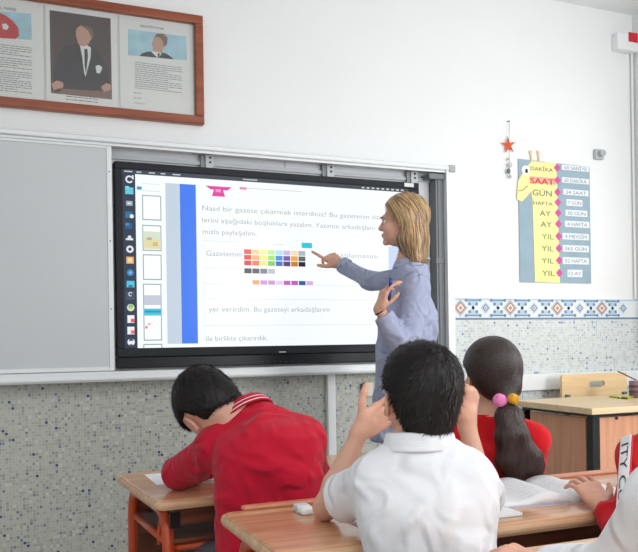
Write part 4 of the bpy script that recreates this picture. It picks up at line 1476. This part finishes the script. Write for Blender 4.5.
# ------------------------------------------------------------------ the boy in the white polo shirt
def white_boy():
    J = dict(pelvis=(.775, 1.27, .47), hipL=(.70, 1.30, .455), hipR=(.85, 1.30, .455), kneeL=(.68, 1.62, .43), kneeR=(.88, 1.62, .43),
             ankleL=(.68, 1.56, .085), ankleR=(.88, 1.56, .085),
             chest=K(424, 508, 1.53), neck=K(420, 446, 1.55), head=K(420, 398, 1.57), SL=K(378, 482, 1.55), SR=K(466, 478, 1.52),
             EL=K(326, 507, 1.74), WL=K(360, 431, 1.75), ER=K(484, 505, 1.70), WR=K(467, 424, 1.72))
    hands = {'L': dict(dn=(CD(.72, .42, .55), CD(.5, .1, -.85)), curl=(.35, .4, .45, .5), th=(1.15, .05), sz=.84),
             'R': dict(dn=(CD(.18, .92, .1), CD(-.75, .1, .5)), curl=((1.15, 1.3, .7), (1.2, 1.3, .7), (1.25, 1.3, .7), (1.3, 1.3, .7)), th=(.35, .7), sz=.84)}
    def hair(hc, M, s, t, w):
        short_hair(hc, M, s, t, M_hair_d, 3, 14000, .017, thick=.009, nape=-.078, lift=.16)
    dr = [(K(440, 480, 1.42), K(390, 552, 1.42), .016, .007), (K(460, 505, 1.42), K(430, 560, 1.42), .015, .006), (K(380, 478, 1.45), K(372, 540, 1.42), .014, .006), (K(350, 480, 1.52), K(372, 500, 1.48), .010, .005)]
    t, w, M = pupil('a', 'boy in white polo shirt seen from behind, elbows on desk, hands raised beside face', 'pupils', J, CD(-.22, -.02, 1), (0, 0, 1), .90, M_skin, M_polo, hair, hands, sleeve=.66, build=.95, drape=dr, fold=.0022)
    collar(K(420, 449, 1.55), CD(0, 1, .12), CD(1, 0, 0), .060, .058, .030, [M_polo, M_polo], t, .25)
white_boy()

# ------------------------------------------------------------------ the boy in the crimson polo shirt
def red_boy():
    J = dict(pelvis=(.70, 2.03, .47), hipL=(.62, 2.06, .455), hipR=(.78, 2.06, .455), kneeL=(.60, 2.38, .43), kneeR=(.80, 2.38, .43), ankleL=(.60, 2.32, .085), ankleR=(.80, 2.32, .085),
             chest=K(268, 462, 2.16), neck=K(246, 418, 2.24), head=K(213, 412, 2.27), SL=K(215, 447, 2.22), SR=K(304, 440, 2.20),
             EL=K(178, 474, 2.40), WL=K(215, 466, 2.58), ER=K(314, 474, 2.36), WR=K(268, 470, 2.50))
    hands = {'L': dict(dn=(CD(.9, -.1, .2), (0, 0, -1)), curl=(.15, .2, .2, .25), th=(.7, .2), sz=.8),
             'R': dict(dn=(CD(-.5, -.1, .8), (0, 0, -1)), curl=(.6, .7, .8, .9), th=(.4, .6), sz=.8)}
    def hair(hc, M, s, t, w):
        short_hair(hc, M, s, t, M_hair_d, 5, 11000, .014, thick=.012, nape=-.150, lift=.18, nape_to=hc + (V3(J['neck']) - hc) * .66)
    dr = [(K(235, 440, 2.1), K(285, 520, 2.05), .018, .008), (K(255, 425, 2.12), K(320, 470, 2.1), .018, .007), (K(225, 470, 2.12), K(262, 540, 2.05), .018, .008), (K(185, 465, 2.3), K(222, 478, 2.15), .014, .007),
          (K(300, 455, 2.1), K(318, 500, 2.1), .016, .007), (K(215, 490, 2.12), K(235, 552, 2.05), .016, .006)]
    t, w, M = pupil('b', 'boy in crimson polo shirt bent over the far desk with head down', 'pupils', J, CD(.1, -.85, .45), CD(-.66, .32, .66), 1.03, M_skin, M_redc, hair, hands, sleeve=1.85, build=1.12, drape=dr, fold=.003, neckaxis=CD(-.42, .70, .42), neckup=.018)
    collar(K(248, 414, 2.235), CD(-.42, .70, .42), CD(1, .35, .1), .056, .052, .030, [M_redc, M_polo], t, .25, stripes=True, flare=.020)
red_boy()

# ------------------------------------------------------------------ the girl with the ponytail
def girl():
    J = dict(pelvis=(1.40, 1.99, .47), hipL=(1.33, 2.02, .455), hipR=(1.47, 2.02, .455), kneeL=(1.31, 2.34, .43), kneeR=(1.49, 2.34, .43), ankleL=(1.31, 2.28, .085), ankleR=(1.49, 2.28, .085),
             chest=K(497, 468, 2.33), neck=K(493, 419, 2.35), head=K(490, 377, 2.36), SL=K(458, 441, 2.37), SR=K(533, 441, 2.31),
             EL=K(452, 476, 2.56), WL=K(478, 468, 2.70), ER=K(530, 478, 2.50), WR=K(505, 468, 2.66))
    hands = {'L': dict(dn=(CD(.7, 0, .6), (0, 0, -1)), curl=(.2, .2, .2, .2), sz=.8), 'R': dict(dn=(CD(-.5, 0, .8), (0, 0, -1)), curl=(.5, .6, .7, .8), sz=.8)}
    tie = K(505, 402, 2.24)
    def hair(hc, M, s, t, w):
        th = .012
        capf = smin([ell(w(0, -.020, .036), M, np.array((.078 + th, .097 + th, .085 + th)) * s), ell(w(0, -.050, -.012), M, np.array((.068, .062, .066)) * s)], .03 * s)
        capf = smin([capf, cone(w(.015, -.09, -.035), tie, .035, .014)], .03)
        c = V3(hc)
        def f(P):
            q = (P - c) @ M / s
            y, z = q[:, 1], q[:, 2]
            line = np.where(y > 0, .035 + y * .45, .035 + y * 1.6)
            line = np.maximum(line, -.085)
            nr = np.linalg.norm(P - tie, axis=1)
            line = np.where(nr < .045, -1, line)
            return np.maximum(capf(P), (line - z) * s * .8)
        Vv, Fq = surfnet(f, *bbox([hc, tie], .15), .0038)
        Vv = relax(Vv, Fq, 2)
        mb = MB().add(Vv.tolist(), Fq.tolist())
        rs = np.random.default_rng(8)
        P0 = Vv[rs.integers(0, len(Vv), 3800)]
        fl = flow(f, P0, lambda P: (tie - P) / (np.linalg.norm(tie - P, axis=1)[:, None] + 1e-6), 12, .009, .0028, .0012, 8, .03, alive=lambda p: np.linalg.norm(p - tie) > .012)
        mb.add(fl.v, fl.f)
        mb.build('hair', M_hair_g, t, True)
        pts = [tie, K(509, 416, 2.20), K(512, 436, 2.18), K(516, 456, 2.18), K(524, 472, 2.18), K(536, 482, 2.18)]
        sd = CD(1, 0, 0)
        segs = []
        ws = [.014, .032, .040, .050, .052, .020]
        ds = [.012, .026, .032, .030, .022, .010]
        for i in range(5):
            segs.append(trunk(pts[i], pts[i + 1], sd, ws[i], ds[i], ws[i + 1], ds[i + 1]))
        pf = smin(segs, .02)
        Vv, Fq = surfnet(pf, *bbox(pts, .08), .004)
        Vv = relax(Vv, Fq, 1)
        mb = MB().add(Vv.tolist(), Fq.tolist())
        P0 = Vv[rs.integers(0, len(Vv), 2600)]
        low = pts[-1]
        dn = lambda P: np.where((P[:, 2] > pts[1][2])[:, None], (pts[2] - P) * 4, CD(.16, -1, 0) + 0 * P)
        fl = flow(pf, P0, dn, 12, .012, .0028, .002, 9, .08)
        mb.add(fl.v, fl.f)
        mb.build('ponytail', mat('ponytail_hair', (58, 42, 38), .36, var=.4, vscale=80, stretch=(1, 1, .12), bump=.3, bscale=200), t, True)
    t, w, M = pupil('c', 'girl in bright red jumper with long dark ponytail seen from behind', 'pupils', J, CD(-.25, 0, 1), (0, 0, 1), .93, M_skin, M_redk, hair, hands, sleeve=1.85, build=.95, shirt_name='jumper',
                    drape=[(K(480, 425, 2.22), K(470, 470, 2.2), .014, .005), (K(525, 430, 2.22), K(545, 470, 2.2), .012, .006)])
    collar(K(493, 421, 2.35), CD(0, 1, .1), CD(1, 0, 0), .056, .052, .018, [M_redk, M_redk], t, .0, name='neckband', flare=.010)
    tn = tie + CD(0, 0, -.012)
    for nm, p, c in (('pink_pompom', K(500, 400.5, 2.20), (255, 160, 216)), ('yellow_pompom', K(513.5, 399, 2.20), (246, 196, 70))):
        m_ = mat(nm, c, .9, var=.06, vscale=200)
        rs = np.random.default_rng(3)
        ph = rs.uniform(0, 6, 3)
        mb = MB()
        n = 900
        r = .0205 if 'pink' in nm else .0165
        mb.ball(p, r * .88, 0, 20)
        for i in range(n):
            d = unit(rs.normal(0, 1, 3)); e = unit(np.cross(d, rs.normal(0, 1, 3))) * .0011
            q = p + d * r * .8; z = p + d * r * rs.uniform(.98, 1.1)
            mb.add([q - e, q + e, z], [(0, 1, 2)])
        tag(mb.build(nm.replace('pink_', '').replace('yellow_', ''), m_, t, True), nm.replace('_', ' ') + ' on the hair tie')
    MB().tube([tie + CD(-.02, .002, -.016), tie + CD(0, 0, -.022), tie + CD(.02, .002, -.016)], .004, 0, 8).build('hair_tie', mat('pink_elastic', (230, 120, 170), .7), t, True)
girl()

# ------------------------------------------------------------------ the child in the red track top at the right edge
def right_child():
    J = dict(pelvis=(1.50, 1.27, .47), hipL=(1.43, 1.30, .455), hipR=(1.57, 1.30, .455), kneeL=(1.41, 1.62, .43), kneeR=(1.59, 1.62, .43), ankleL=(1.41, 1.56, .085), ankleR=(1.59, 1.56, .085),
             chest=(1.50, 1.30, .72), neck=(1.50, 1.33, .93), head=(1.51, 1.36, 1.02), SL=K(640, 458, 1.80), SR=(1.62, 1.27, .87),
             EL=K(634, 548, 1.62), WL=K(600, 505, 1.78), ER=(1.76, 1.40, .76), WR=(1.80, 1.60, .74))
    d = unit(K(597, 474, 2.12) - J['WL'])
    hands = {'L': dict(dn=(CD(-.12, .46, .88), CD(0, -.8, .5)), curl=(.26, .30, .34, .34), th=(.75, .1), sz=.82, spread=.16), 'R': dict(dn=(CD(-.4, 0, .9), (0, 0, -1)), curl=(.2, .2, .2, .2), sz=.8)}
    def hair(hc, M, s, t, w):
        short_hair(hc, M, s, t, M_hair_d, 15, 3000, .018)
    t, w, M = pupil('d', 'child at right edge in red track top with lettered white stripe, hand on book', 'pupils', J, (0, 1, 0), (0, 0, 1), .90, M_skin, M_redc2, hair, hands, sleeve=1.80, build=.95, shirt_name='track_top')
    # white stripe with lettering down the upper arm
    S, E_ = V3(J['SL']), V3(J['EL'])
    ax = unit(E_ - S)
    tocam = unit(V3((0, 0, CAMH)) - S)
    tocam = unit(tocam - ax * (tocam @ ax) + CD(-.65, 0, 0))
    tocam = unit(tocam - ax * (tocam @ ax))
    sd = unit(np.cross(ax, tocam))
    L_ = np.linalg.norm(E_ - S)
    mb = MB()
    R0 = .0565
    def on(a, l, e):
        r = (.054 - .006 * l / L_) * .95 + e
        return S + ax * l + (tocam * math.cos(a) + sd * math.sin(a)) * r
    for e, aw, mi in ((.0045, .32, 1), (.006, .25, 0)):
        vv, n = [], 14
        for i in range(n + 1):
            for j in range(9):
                vv.append(on(-aw + 2 * aw * j / 8, -.02 + (L_ * .95) * i / n, e))
        mb.add(vv, [(i * 9 + j, i * 9 + j + 1, (i + 1) * 9 + j + 1, (i + 1) * 9 + j) for i in range(n) for j in range(8)], mi)
    V, Fc = text_geo('ITY CUP')
    w_ = max(v[0] for v in V)
    P = [on((.5 - v[1] / .72) * .32, .0 + v[0] / w_ * L_ * .80, .0072) for v in V]
    mb.add(P, Fc, 2)
    mb.build('sleeve_stripe', [M_polo, M_stripe2, M_black], t, True)
M_redc2 = cloth('track_top_red', (196, 28, 40), .5, 12.0)
M_stripe2 = mat('stripe_edge_red', (226, 70, 72), .8)
right_child()

# ------------------------------------------------------------------ the child whose white sleeve fills the bottom right corner
def near_child():
    J = dict(pelvis=(.93, .60, .47), hipL=(.86, .63, .455), hipR=(1.0, .63, .455), kneeL=(.84, .95, .43), kneeR=(1.02, .95, .43), ankleL=(.84, .89, .085), ankleR=(1.02, .89, .085),
             chest=(.94, .66, .70), neck=(.95, .70, .93), head=(.95, .73, 1.03), SL=K(662, 502, 1.08), SR=(1.06, .62, .86),
             EL=K(612, 571, 1.18), WL=K(537, 566, 1.31), ER=(1.18, .80, .77), WR=(1.16, .93, .75))
    hands = {'L': dict(dn=(CD(-.62, .16, .75), CD(.1, -1, .1)), curl=(.5, .55, .6, .65), th=(.5, .3), sz=.78), 'R': dict(dn=(CD(-.4, 0, .9), (0, 0, -1)), curl=(.2, .2, .2, .2), sz=.8)}
    def hair(hc, M, s, t, w):
        short_hair(hc, M, s, t, M_hair_d, 16, 2500, .018)
    pupil('e', 'nearest child at bottom right, only a white long sleeve and hand in view', 'pupils', J, (0, 1, 0), (0, 0, 1), .90, M_skin, M_polo, hair, hands, sleeve=1.86, build=.95, shirt_name='shirt')
near_child()

# ------------------------------------------------------------------ the teacher
def teacher():
    Z = 3.62
    t = thing('person', tuple(K(408, 400, Z)[:2]) + (0,), 'blonde teacher in pale lilac shirt pointing at the screen with one hand', 'person')
    body_f = CD(-.98, 0, .12)
    side = CD(.12, 0, .98)              # from her left (near) to her right (far)
    hc = K(402, 222, Z)
    s = .97
    M = frame_of(CD(-.95, -.02, .20), CD(.05, 1, 0))
    hf, w = head_field(hc, M, s, child=False)
    nb = K(410, 263, Z)
    ntop = w(0, -.03, -.055)
    neckf = cone(ntop, nb, .047, .052)
    SLp, SRp = K(416, 288, 3.475), K(405, 281, 3.79)
    ch, pv = K(409, 318, Z), K(409, 392, Z)
    EL, WL = K(408, 353, 3.40), K(379, 309, 3.37)
    ER, WR = K(371, 281, 3.93), K(341, 264, 4.06)
    hipL, hipR = pv - side * .08 - (0, 0, .05), pv + side * .08 - (0, 0, .05)
    kn = [V3((hipL[0], hipL[1], .47)) + body_f * .03, V3((hipR[0], hipR[1], .47)) + body_f * .06]
    an = [V3((hipL[0], hipL[1], .09)), V3((hipR[0], hipR[1], .09)) + body_f * .1]
    legs = [cone(hipL, kn[0], .078, .054), cone(kn[0], an[0], .052, .036), cone(hipR, kn[1], .078, .054), cone(kn[1], an[1], .052, .036)]
    tor = smin([trunk(pv, ch, side, .14, .10, .15, .10), trunk(ch, nb - (0, 0, .04), side, .15, .10, .08, .06), cone(SLp, nb, .045, .045), cone(SRp, nb, .045, .045)], .05)
    armL = smin([cone(SLp, EL, .045, .036), cone(EL, WL, .036, .023)], .012)
    armR = smin([cone(SRp, ER, .045, .036), cone(ER, WR, .036, .023)], .012)
    parts = [(smin([tor, neckf] + legs + [armL, armR], .03), *bbox([nb, pv, SLp, SRp, EL, ER, WL, WR] + an, .12), .011),
             (cut(smin([hf, neckf], .02), plane(nb, -(ntop - nb))), *bbox([hc, nb], .15), .0034)]
    hL, tL = hand_field(WL, CD(.28, .92, -.15), CD(.88, -.2, .35), .90, ((.35, .45, .3), (.45, .55, .3), (.55, .6, .3), (.65, .7, .3)), (.35, .75), .04, False)
    hR, tR = hand_field(WR, CD(-.68, .50, .42), CD(-.35, -.25, .85), .98, ((-.12, .02, .05), (.75, .8, .4), (.95, .9, .5), (1.0, 1.0, .5)), (.75, .15), .10, True)
    for h_, tp_, a_, E_ in ((hL, tL, armL, EL), (hR, tR, armR, ER)):
        wr = tp_[-1]
        parts.append((cut(smin([a_, h_], .014), plane(wr + (E_ - wr) * .5, E_ - wr)), *bbox(tp_ + [wr + (E_ - wr) * .4], .05), .0034))
    skin('body', parts, M_skin2, t)
    eyes(w, M, s, t)
    # brows and lips
    for sx in (1, -1):
        MB().tube([w(sx * .018, .097, .020), w(sx * .032, .097, .025), w(sx * .046, .086, .021)], .0022, 0, 8).build('eyebrow', M_hair_b2, t, True)
    lm = MB()
    lm.tube([w(-.018, .090, -.060), w(0, .0985, -.060), w(.018, .090, -.060)], .0030, 0, 8)
    lm.build('lips', mat('lip_rose', (176, 96, 96), .4), t, True)
    # shirt: loose tunic
    hem = pv - (0, 0, .22)
    top = smin([cone(nb - V3((0, 0, .05)), nb, .085, .068), trunk(hem + body_f * .035, ch + body_f * .012, side, .19, .150, .168, .128, 2.3), trunk(ch, nb - (0, 0, .045), side, .165, .125, .09, .06, 2.2), cone(SLp, nb - (0, 0, .02), .062, .050), cone(SRp, nb - (0, 0, .02), .062, .050)], .05)
    cl = WL + (EL - WL) * .16
    cr = WR + (ER - WR) * .06
    slL = smin([cone(SLp, EL, .066, .056), cut(cone(EL, cl, .056, .043), plane(cl, WL - EL))], .03)
    slR = smin([cone(SRp, ER, .060, .048), cut(cone(ER, cr, .048, .038), plane(cr, WR - ER))], .03)
    shirt = smin([top, slL, slR], .03)
    shirt = folds(shirt, .0045, (24, 24, 26), 4, 1.3)
    dr = [(K(388, 300, 3.45), K(384, 345, 3.45), .014, .008), (K(425, 300, 3.5), K(432, 345, 3.5), .014, .009), (K(396, 330, 3.35), K(410, 322, 3.38), .010, .007), (K(398, 318, 3.36), K(418, 312, 3.40), .010, .007),
          (K(382, 330, 3.45), K(378, 400, 3.45), .016, .012), (K(395, 350, 3.45), K(390, 410, 3.45), .016, .012), (K(418, 330, 3.45), K(424, 400, 3.45), .016, .012), (K(403, 292, 3.42), K(424, 296, 3.42), .007, .006),
          (K(352, 280, 3.9), K(360, 272, 3.9), .010, .006), (K(362, 290, 3.85), K(372, 275, 3.85), .010, .007)]
    shirt = drape(shirt, [(a, b_, w_ * .8, h_ * 1.7) for a, b_, w_, h_ in dr])
    nax = unit(CD(-.25, 1, 0))
    np0 = nb + V3((0, 0, .002))
    nn_ = cone(np0, np0 + nax * .10, .078, .078)
    shirt = cut(shirt, plane(hem, (0, 0, -1)), lambda P: np.where(nn_(P) < 0, (P - np0) @ nax, -1.0))
    skin('shirt', [(shirt, *bbox([hem, ch, nb, SLp, SRp, EL, ER, cl, cr], .20), .0066)], M_shirt, t)
    npt = nb + V3((0, 0, .004))
    collar(npt + (0, 0, -.008), CD(-.25, 1, 0), side, .068, .070, .026, [M_shirt, M_shirt], t, .6, flare=.024)
    for cpt, d in ((cl, WL - EL), (cr, WR - ER)):
        d = unit(d)
        a_, b_ = cpt - d * .030, cpt + d * .004
        f_ = cut(cone(a_, b_, .0455, .0435), plane(a_, -d), plane(b_, d))
        skin('cuff', [(f_, *bbox([a_, b_], .07), .005)], M_shirt, t)
    skin('trousers', [(cut(smin([trunk(pv - (0, 0, .08), pv, side, .14, .11, .13, .10)] + [grow(g, .014) for g in legs], .03), lambda P: .07 - P[:, 2]), *bbox([pv] + kn + an, .14), .012)], M_navy, t)
    for a in an:
        toe = a + body_f * .16
        f_ = smin([cone((a[0], a[1], .05), (a[0], a[1], .09), .042, .04), cone((a[0], a[1], .045), (toe[0], toe[1], .035), .043, .032)], .02)
        skin('shoe', [(cut(f_, lambda P: .012 - P[:, 2]), *bbox([(a[0], a[1], 0), (toe[0], toe[1], .1)], .08), .007)], M_shoe, t)
    MB().tube([WL + unit(EL - WL) * .012 + unit(np.cross(EL - WL, CD(0, 0, 1))) * .026 * math.cos(a) + unit(np.cross(EL - WL, np.cross(EL - WL, CD(0, 0, 1)))) * .026 * math.sin(a) for a in np.linspace(0, 2 * PI, 25)], .003, 0, 8).build('bracelet', M_black, t, True)
    # hair
    th = .016
    root = smin([ell(w(0, -.022, .036), M, np.array((.078 + th, .096 + th, .086 + th)) * s)], .01)
    b0, b1, b2 = w(0, -.038, .0), w(0, -.050, -.09), w(0, -.064, -.185)
    fall = smin([trunk(b0, b1, M[:, 0], .090, .078, .092, .066), trunk(b1, b2, M[:, 0], .092, .066, .088, .050)], .03)
    hs = smin([root, fall], .03)
    c = V3(hc)
    def f(P):
        q = (P - c) @ M / s
        x, y, z = q[:, 0], q[:, 1], q[:, 2]
        an_ = np.arctan2(x, -(y + .03))
        line = np.where(y > .0, .060 + y * .40, -1.0)
        line = np.where(z < .062, np.where(y > -.010 - .26 * np.clip(.05 - z, 0, .12), 1.0, line), line)
        g = .0022 * np.sin(an_ * 34 + 3 * np.sin(z * 22)) + .0014 * np.sin(an_ * 61 + z * 30)
        g = g + .004 * np.sin(an_ * 7 + 1.3 + z * 12)
        cutb = (-.195 + .012 * np.sin(an_ * 23) - z)
        return np.maximum(np.maximum(hs(P) + g * s, np.clip(line - z, -.03, .03) * s * .6), cutb * s)
    Vv, Fq = surfnet(f, *bbox([hc, b2], .17), .0038)
    Vv = relax(Vv, Fq, 1)
    mb = MB().add(Vv.tolist(), Fq.tolist())
    rs = np.random.default_rng(12)
    P0 = Vv[rs.integers(0, len(Vv), 4200)]
    q0 = (P0 - c) @ M / s
    P0 = P0[q0[:, 2] > -.15]
    up_ = M[:, 2]
    back = -M[:, 1]
    def dirn(P):
        q = (P - c) @ M / s
        z = q[:, 2]
        out = -up_[None] + back[None] * np.clip((z + .02) * 8, 0, 1.2)[:, None] + M[:, 0][None] * (np.sign(q[:, 0]) * np.clip((z - .05) * 14, 0, 1.5))[:, None]
        return out
    fl = flow(lambda P: hs(P), P0, dirn, 14, .012, .0034, .0035, 12, .05, alive=lambda p: (p - b2) @ up_ > -.025, vary=.5, tones=3)
    o_ = len(mb.v)
    mb.v += fl.v
    for q_, m_ in zip(fl.f, fl.m):
        mb.f.append(tuple(i + o_ for i in q_)); mb.m.append(m_)
    M_h = mat('long_blonde_hair', (168, 134, 94), .38, var=.55, vscale=36, stretch=(1, 1, .10), bump=.3, bscale=150)
    mb.build('hair', [M_h, mat('light_blonde_strand', (206, 176, 132), .38), mat('brown_strand', (122, 92, 64), .42)], t, True)
    # pen held in the near hand
    mk = WL + unit(CD(.28, .92, -.15)) * .080 + CD(.022, 0, -.022)
    d = CD(.10, 1, -.1)
    p = thing('marker_pen', tuple(mk - d * .05), 'dark blue marker pen held upright in the near hand of the teacher', 'pen')
    MB().tube([mk - d * .045, mk + d * .025], .0075, 0, 14).build('barrel', mat('blue_marker', (36, 52, 110), .35), p, True)
    MB().tube([mk + d * .025, mk + d * .055], .0082, 0, 14).build('cap', mat('blue_cap', (40, 70, 160), .3), p, True)
teacher()

# ------------------------------------------------------------------ things on the desks
def open_book(cx, cy, ang, wd, dp_, h0, label, thick=.012, tilt=0.0):
    t = thing('open_notebook', (cx, cy, h0), label, 'notebook')
    ca_, sa_ = math.cos(ang), math.sin(ang)
    def W(u, v, z): return (cx + u * ca_ - v * sa_, cy + u * sa_ + v * ca_, h0 + z)
    for sgn in (-1, 1):
        mb = MB()
        n = 14
        top, bot = [], []
        for i in range(n + 1):
            u = i / n
            z = thick * (.55 + 1.5 * math.sin(min(1, u * 1.6) * PI) * .8 * (1 - u * .4)) * (1 - .25 * u) if u > 0 else thick * .2
            for v in np.linspace(-.5, .5, 7):
                rip = .0012 * math.sin(9 * u + 5 * v + sgn)
                top.append(W(sgn * u * wd, v * dp_, z + rip + .001))
                bot.append(W(sgn * u * wd, v * dp_, .0015))
        m = 7
        vv = top + bot
        o = len(top)
        fs = []
        for i in range(n):
            for j in range(m - 1):
                a, b_, c, d = i * m + j, i * m + j + 1, (i + 1) * m + j + 1, (i + 1) * m + j
                fs += [(a, b_, c, d), (o + d, o + c, o + b_, o + a)]
            fs += [(i * m, (i + 1) * m, o + (i + 1) * m, o + i * m), (i * m + m - 1, o + i * m + m - 1, o + (i + 1) * m + m - 1, (i + 1) * m + m - 1)]
        fs += [(n * m + j, n * m + j + 1, o + n * m + j + 1, o + n * m + j) for j in range(m - 1)]
        mb.add(vv, fs, 0)
        rs = random.Random(int(cx * 100) + sgn)
        for r_ in range(9):
            v = .40 - r_ * .095
            u = .12
            end = rs.uniform(.5, .9)
            while u < end:
                L_ = rs.uniform(.03, .12)
                q = []
                for uu, vv_ in ((u, v), (u + L_, v), (u + L_, v + .012), (u, v + .012)):
                    z = thick * (.55 + 1.5 * math.sin(min(1, uu * 1.6) * PI) * .8 * (1 - uu * .4)) * (1 - .25 * uu)
                    q.append(W(sgn * uu * wd, vv_ * dp_, z + .0035))
                mb.add(q, [(0, 1, 2, 3)], 1)
                u += L_ + .02
        mb.build('pages', [M_page, mat('pencil_grey', (214, 217, 224), .7)], t, True)
    cv = MB()
    cv.box((-wd - .004, -dp_ / 2 - .004, 0), (wd + .004, dp_ / 2 + .004, .0014))
    cv.v = [W(*v) for v in cv.v]
    cv.build('cover', mat('pale_blue_cover', (196, 206, 226), .5), t)
    return t
DH = .70
def on_desk(px, py, h=DH):
    r = ray(px, py)
    return Vector((0, 0, CAMH)) + r * ((h - CAMH) / r.z)
c = on_desk(552, 495)
open_book(c.x, c.y + .02, math.radians(-8), .19, .25, DH, 'thick open notebook with white pages under the hand of the child in red', .016)
c = on_desk(352, 526)
open_book(c.x + .13, c.y + .03, math.radians(5), .12, .18, DH, 'open notebook beneath the chest of the boy in white', .006)
# closed pad beside the boy
c = on_desk(500, 514)
n_ = thing('notepad', (c.x, c.y, DH), 'thin grey-edged notepad on the desk beside the right arm of the boy in white', 'notepad')
MB().box((c.x - .05, c.y - .04, DH), (c.x + .035, c.y + .05, DH + .002)).build('cover', mat('grey_green_cover', (150, 160, 156), .5), n_)
MB().box((c.x - .048, c.y - .038, DH + .002), (c.x + .033, c.y + .048, DH + .008)).build('pages', M_page, n_)
# eraser
c = on_desk(304, 513)
er = thing('eraser', (c.x, c.y, DH), 'white eraser by the left elbow of the boy in white', 'eraser')
MB().box((c.x - .016, c.y - .03, DH), (c.x + .016, c.y + .03, DH + .018), 0, .006).build('block', M_white, er, True)
MB().box((c.x - .017, c.y - .002, DH + .0001), (c.x + .017, c.y + .031, DH + .0188), 0, .004).build('sleeve', mat('pale_sleeve', (206, 212, 220), .5), er, True)
# orange pencil by the hand
a_, b_ = on_desk(584, 486, DH + .03), on_desk(600, 489, DH + .03)
pn = thing('pencil', (a_.x, a_.y, DH + .03), 'orange pencil held under the fingers resting on the open notebook', 'pencil')
dv = (b_ - a_)
MB().tube([a_, b_], .0036, 0, 8).build('shaft', mat('orange_lacquer', (232, 96, 50), .35), pn, True)
MB().tube([a_, a_ - dv.normalized() * .014], .0036, 0, 8, r1=.0006).build('tip', M_birch, pn)
# worksheet on the far desk
c = on_desk(178, 478, .65)
wk = MB()
import bmesh
wk.box((c.x - .09, c.y - .10, .6502), (c.x + .16, c.y + .12, .6512))
tag(wk.build('worksheet', M_page), 'white sheet of paper on the far desk under the arm of the boy in crimson', 'paper')
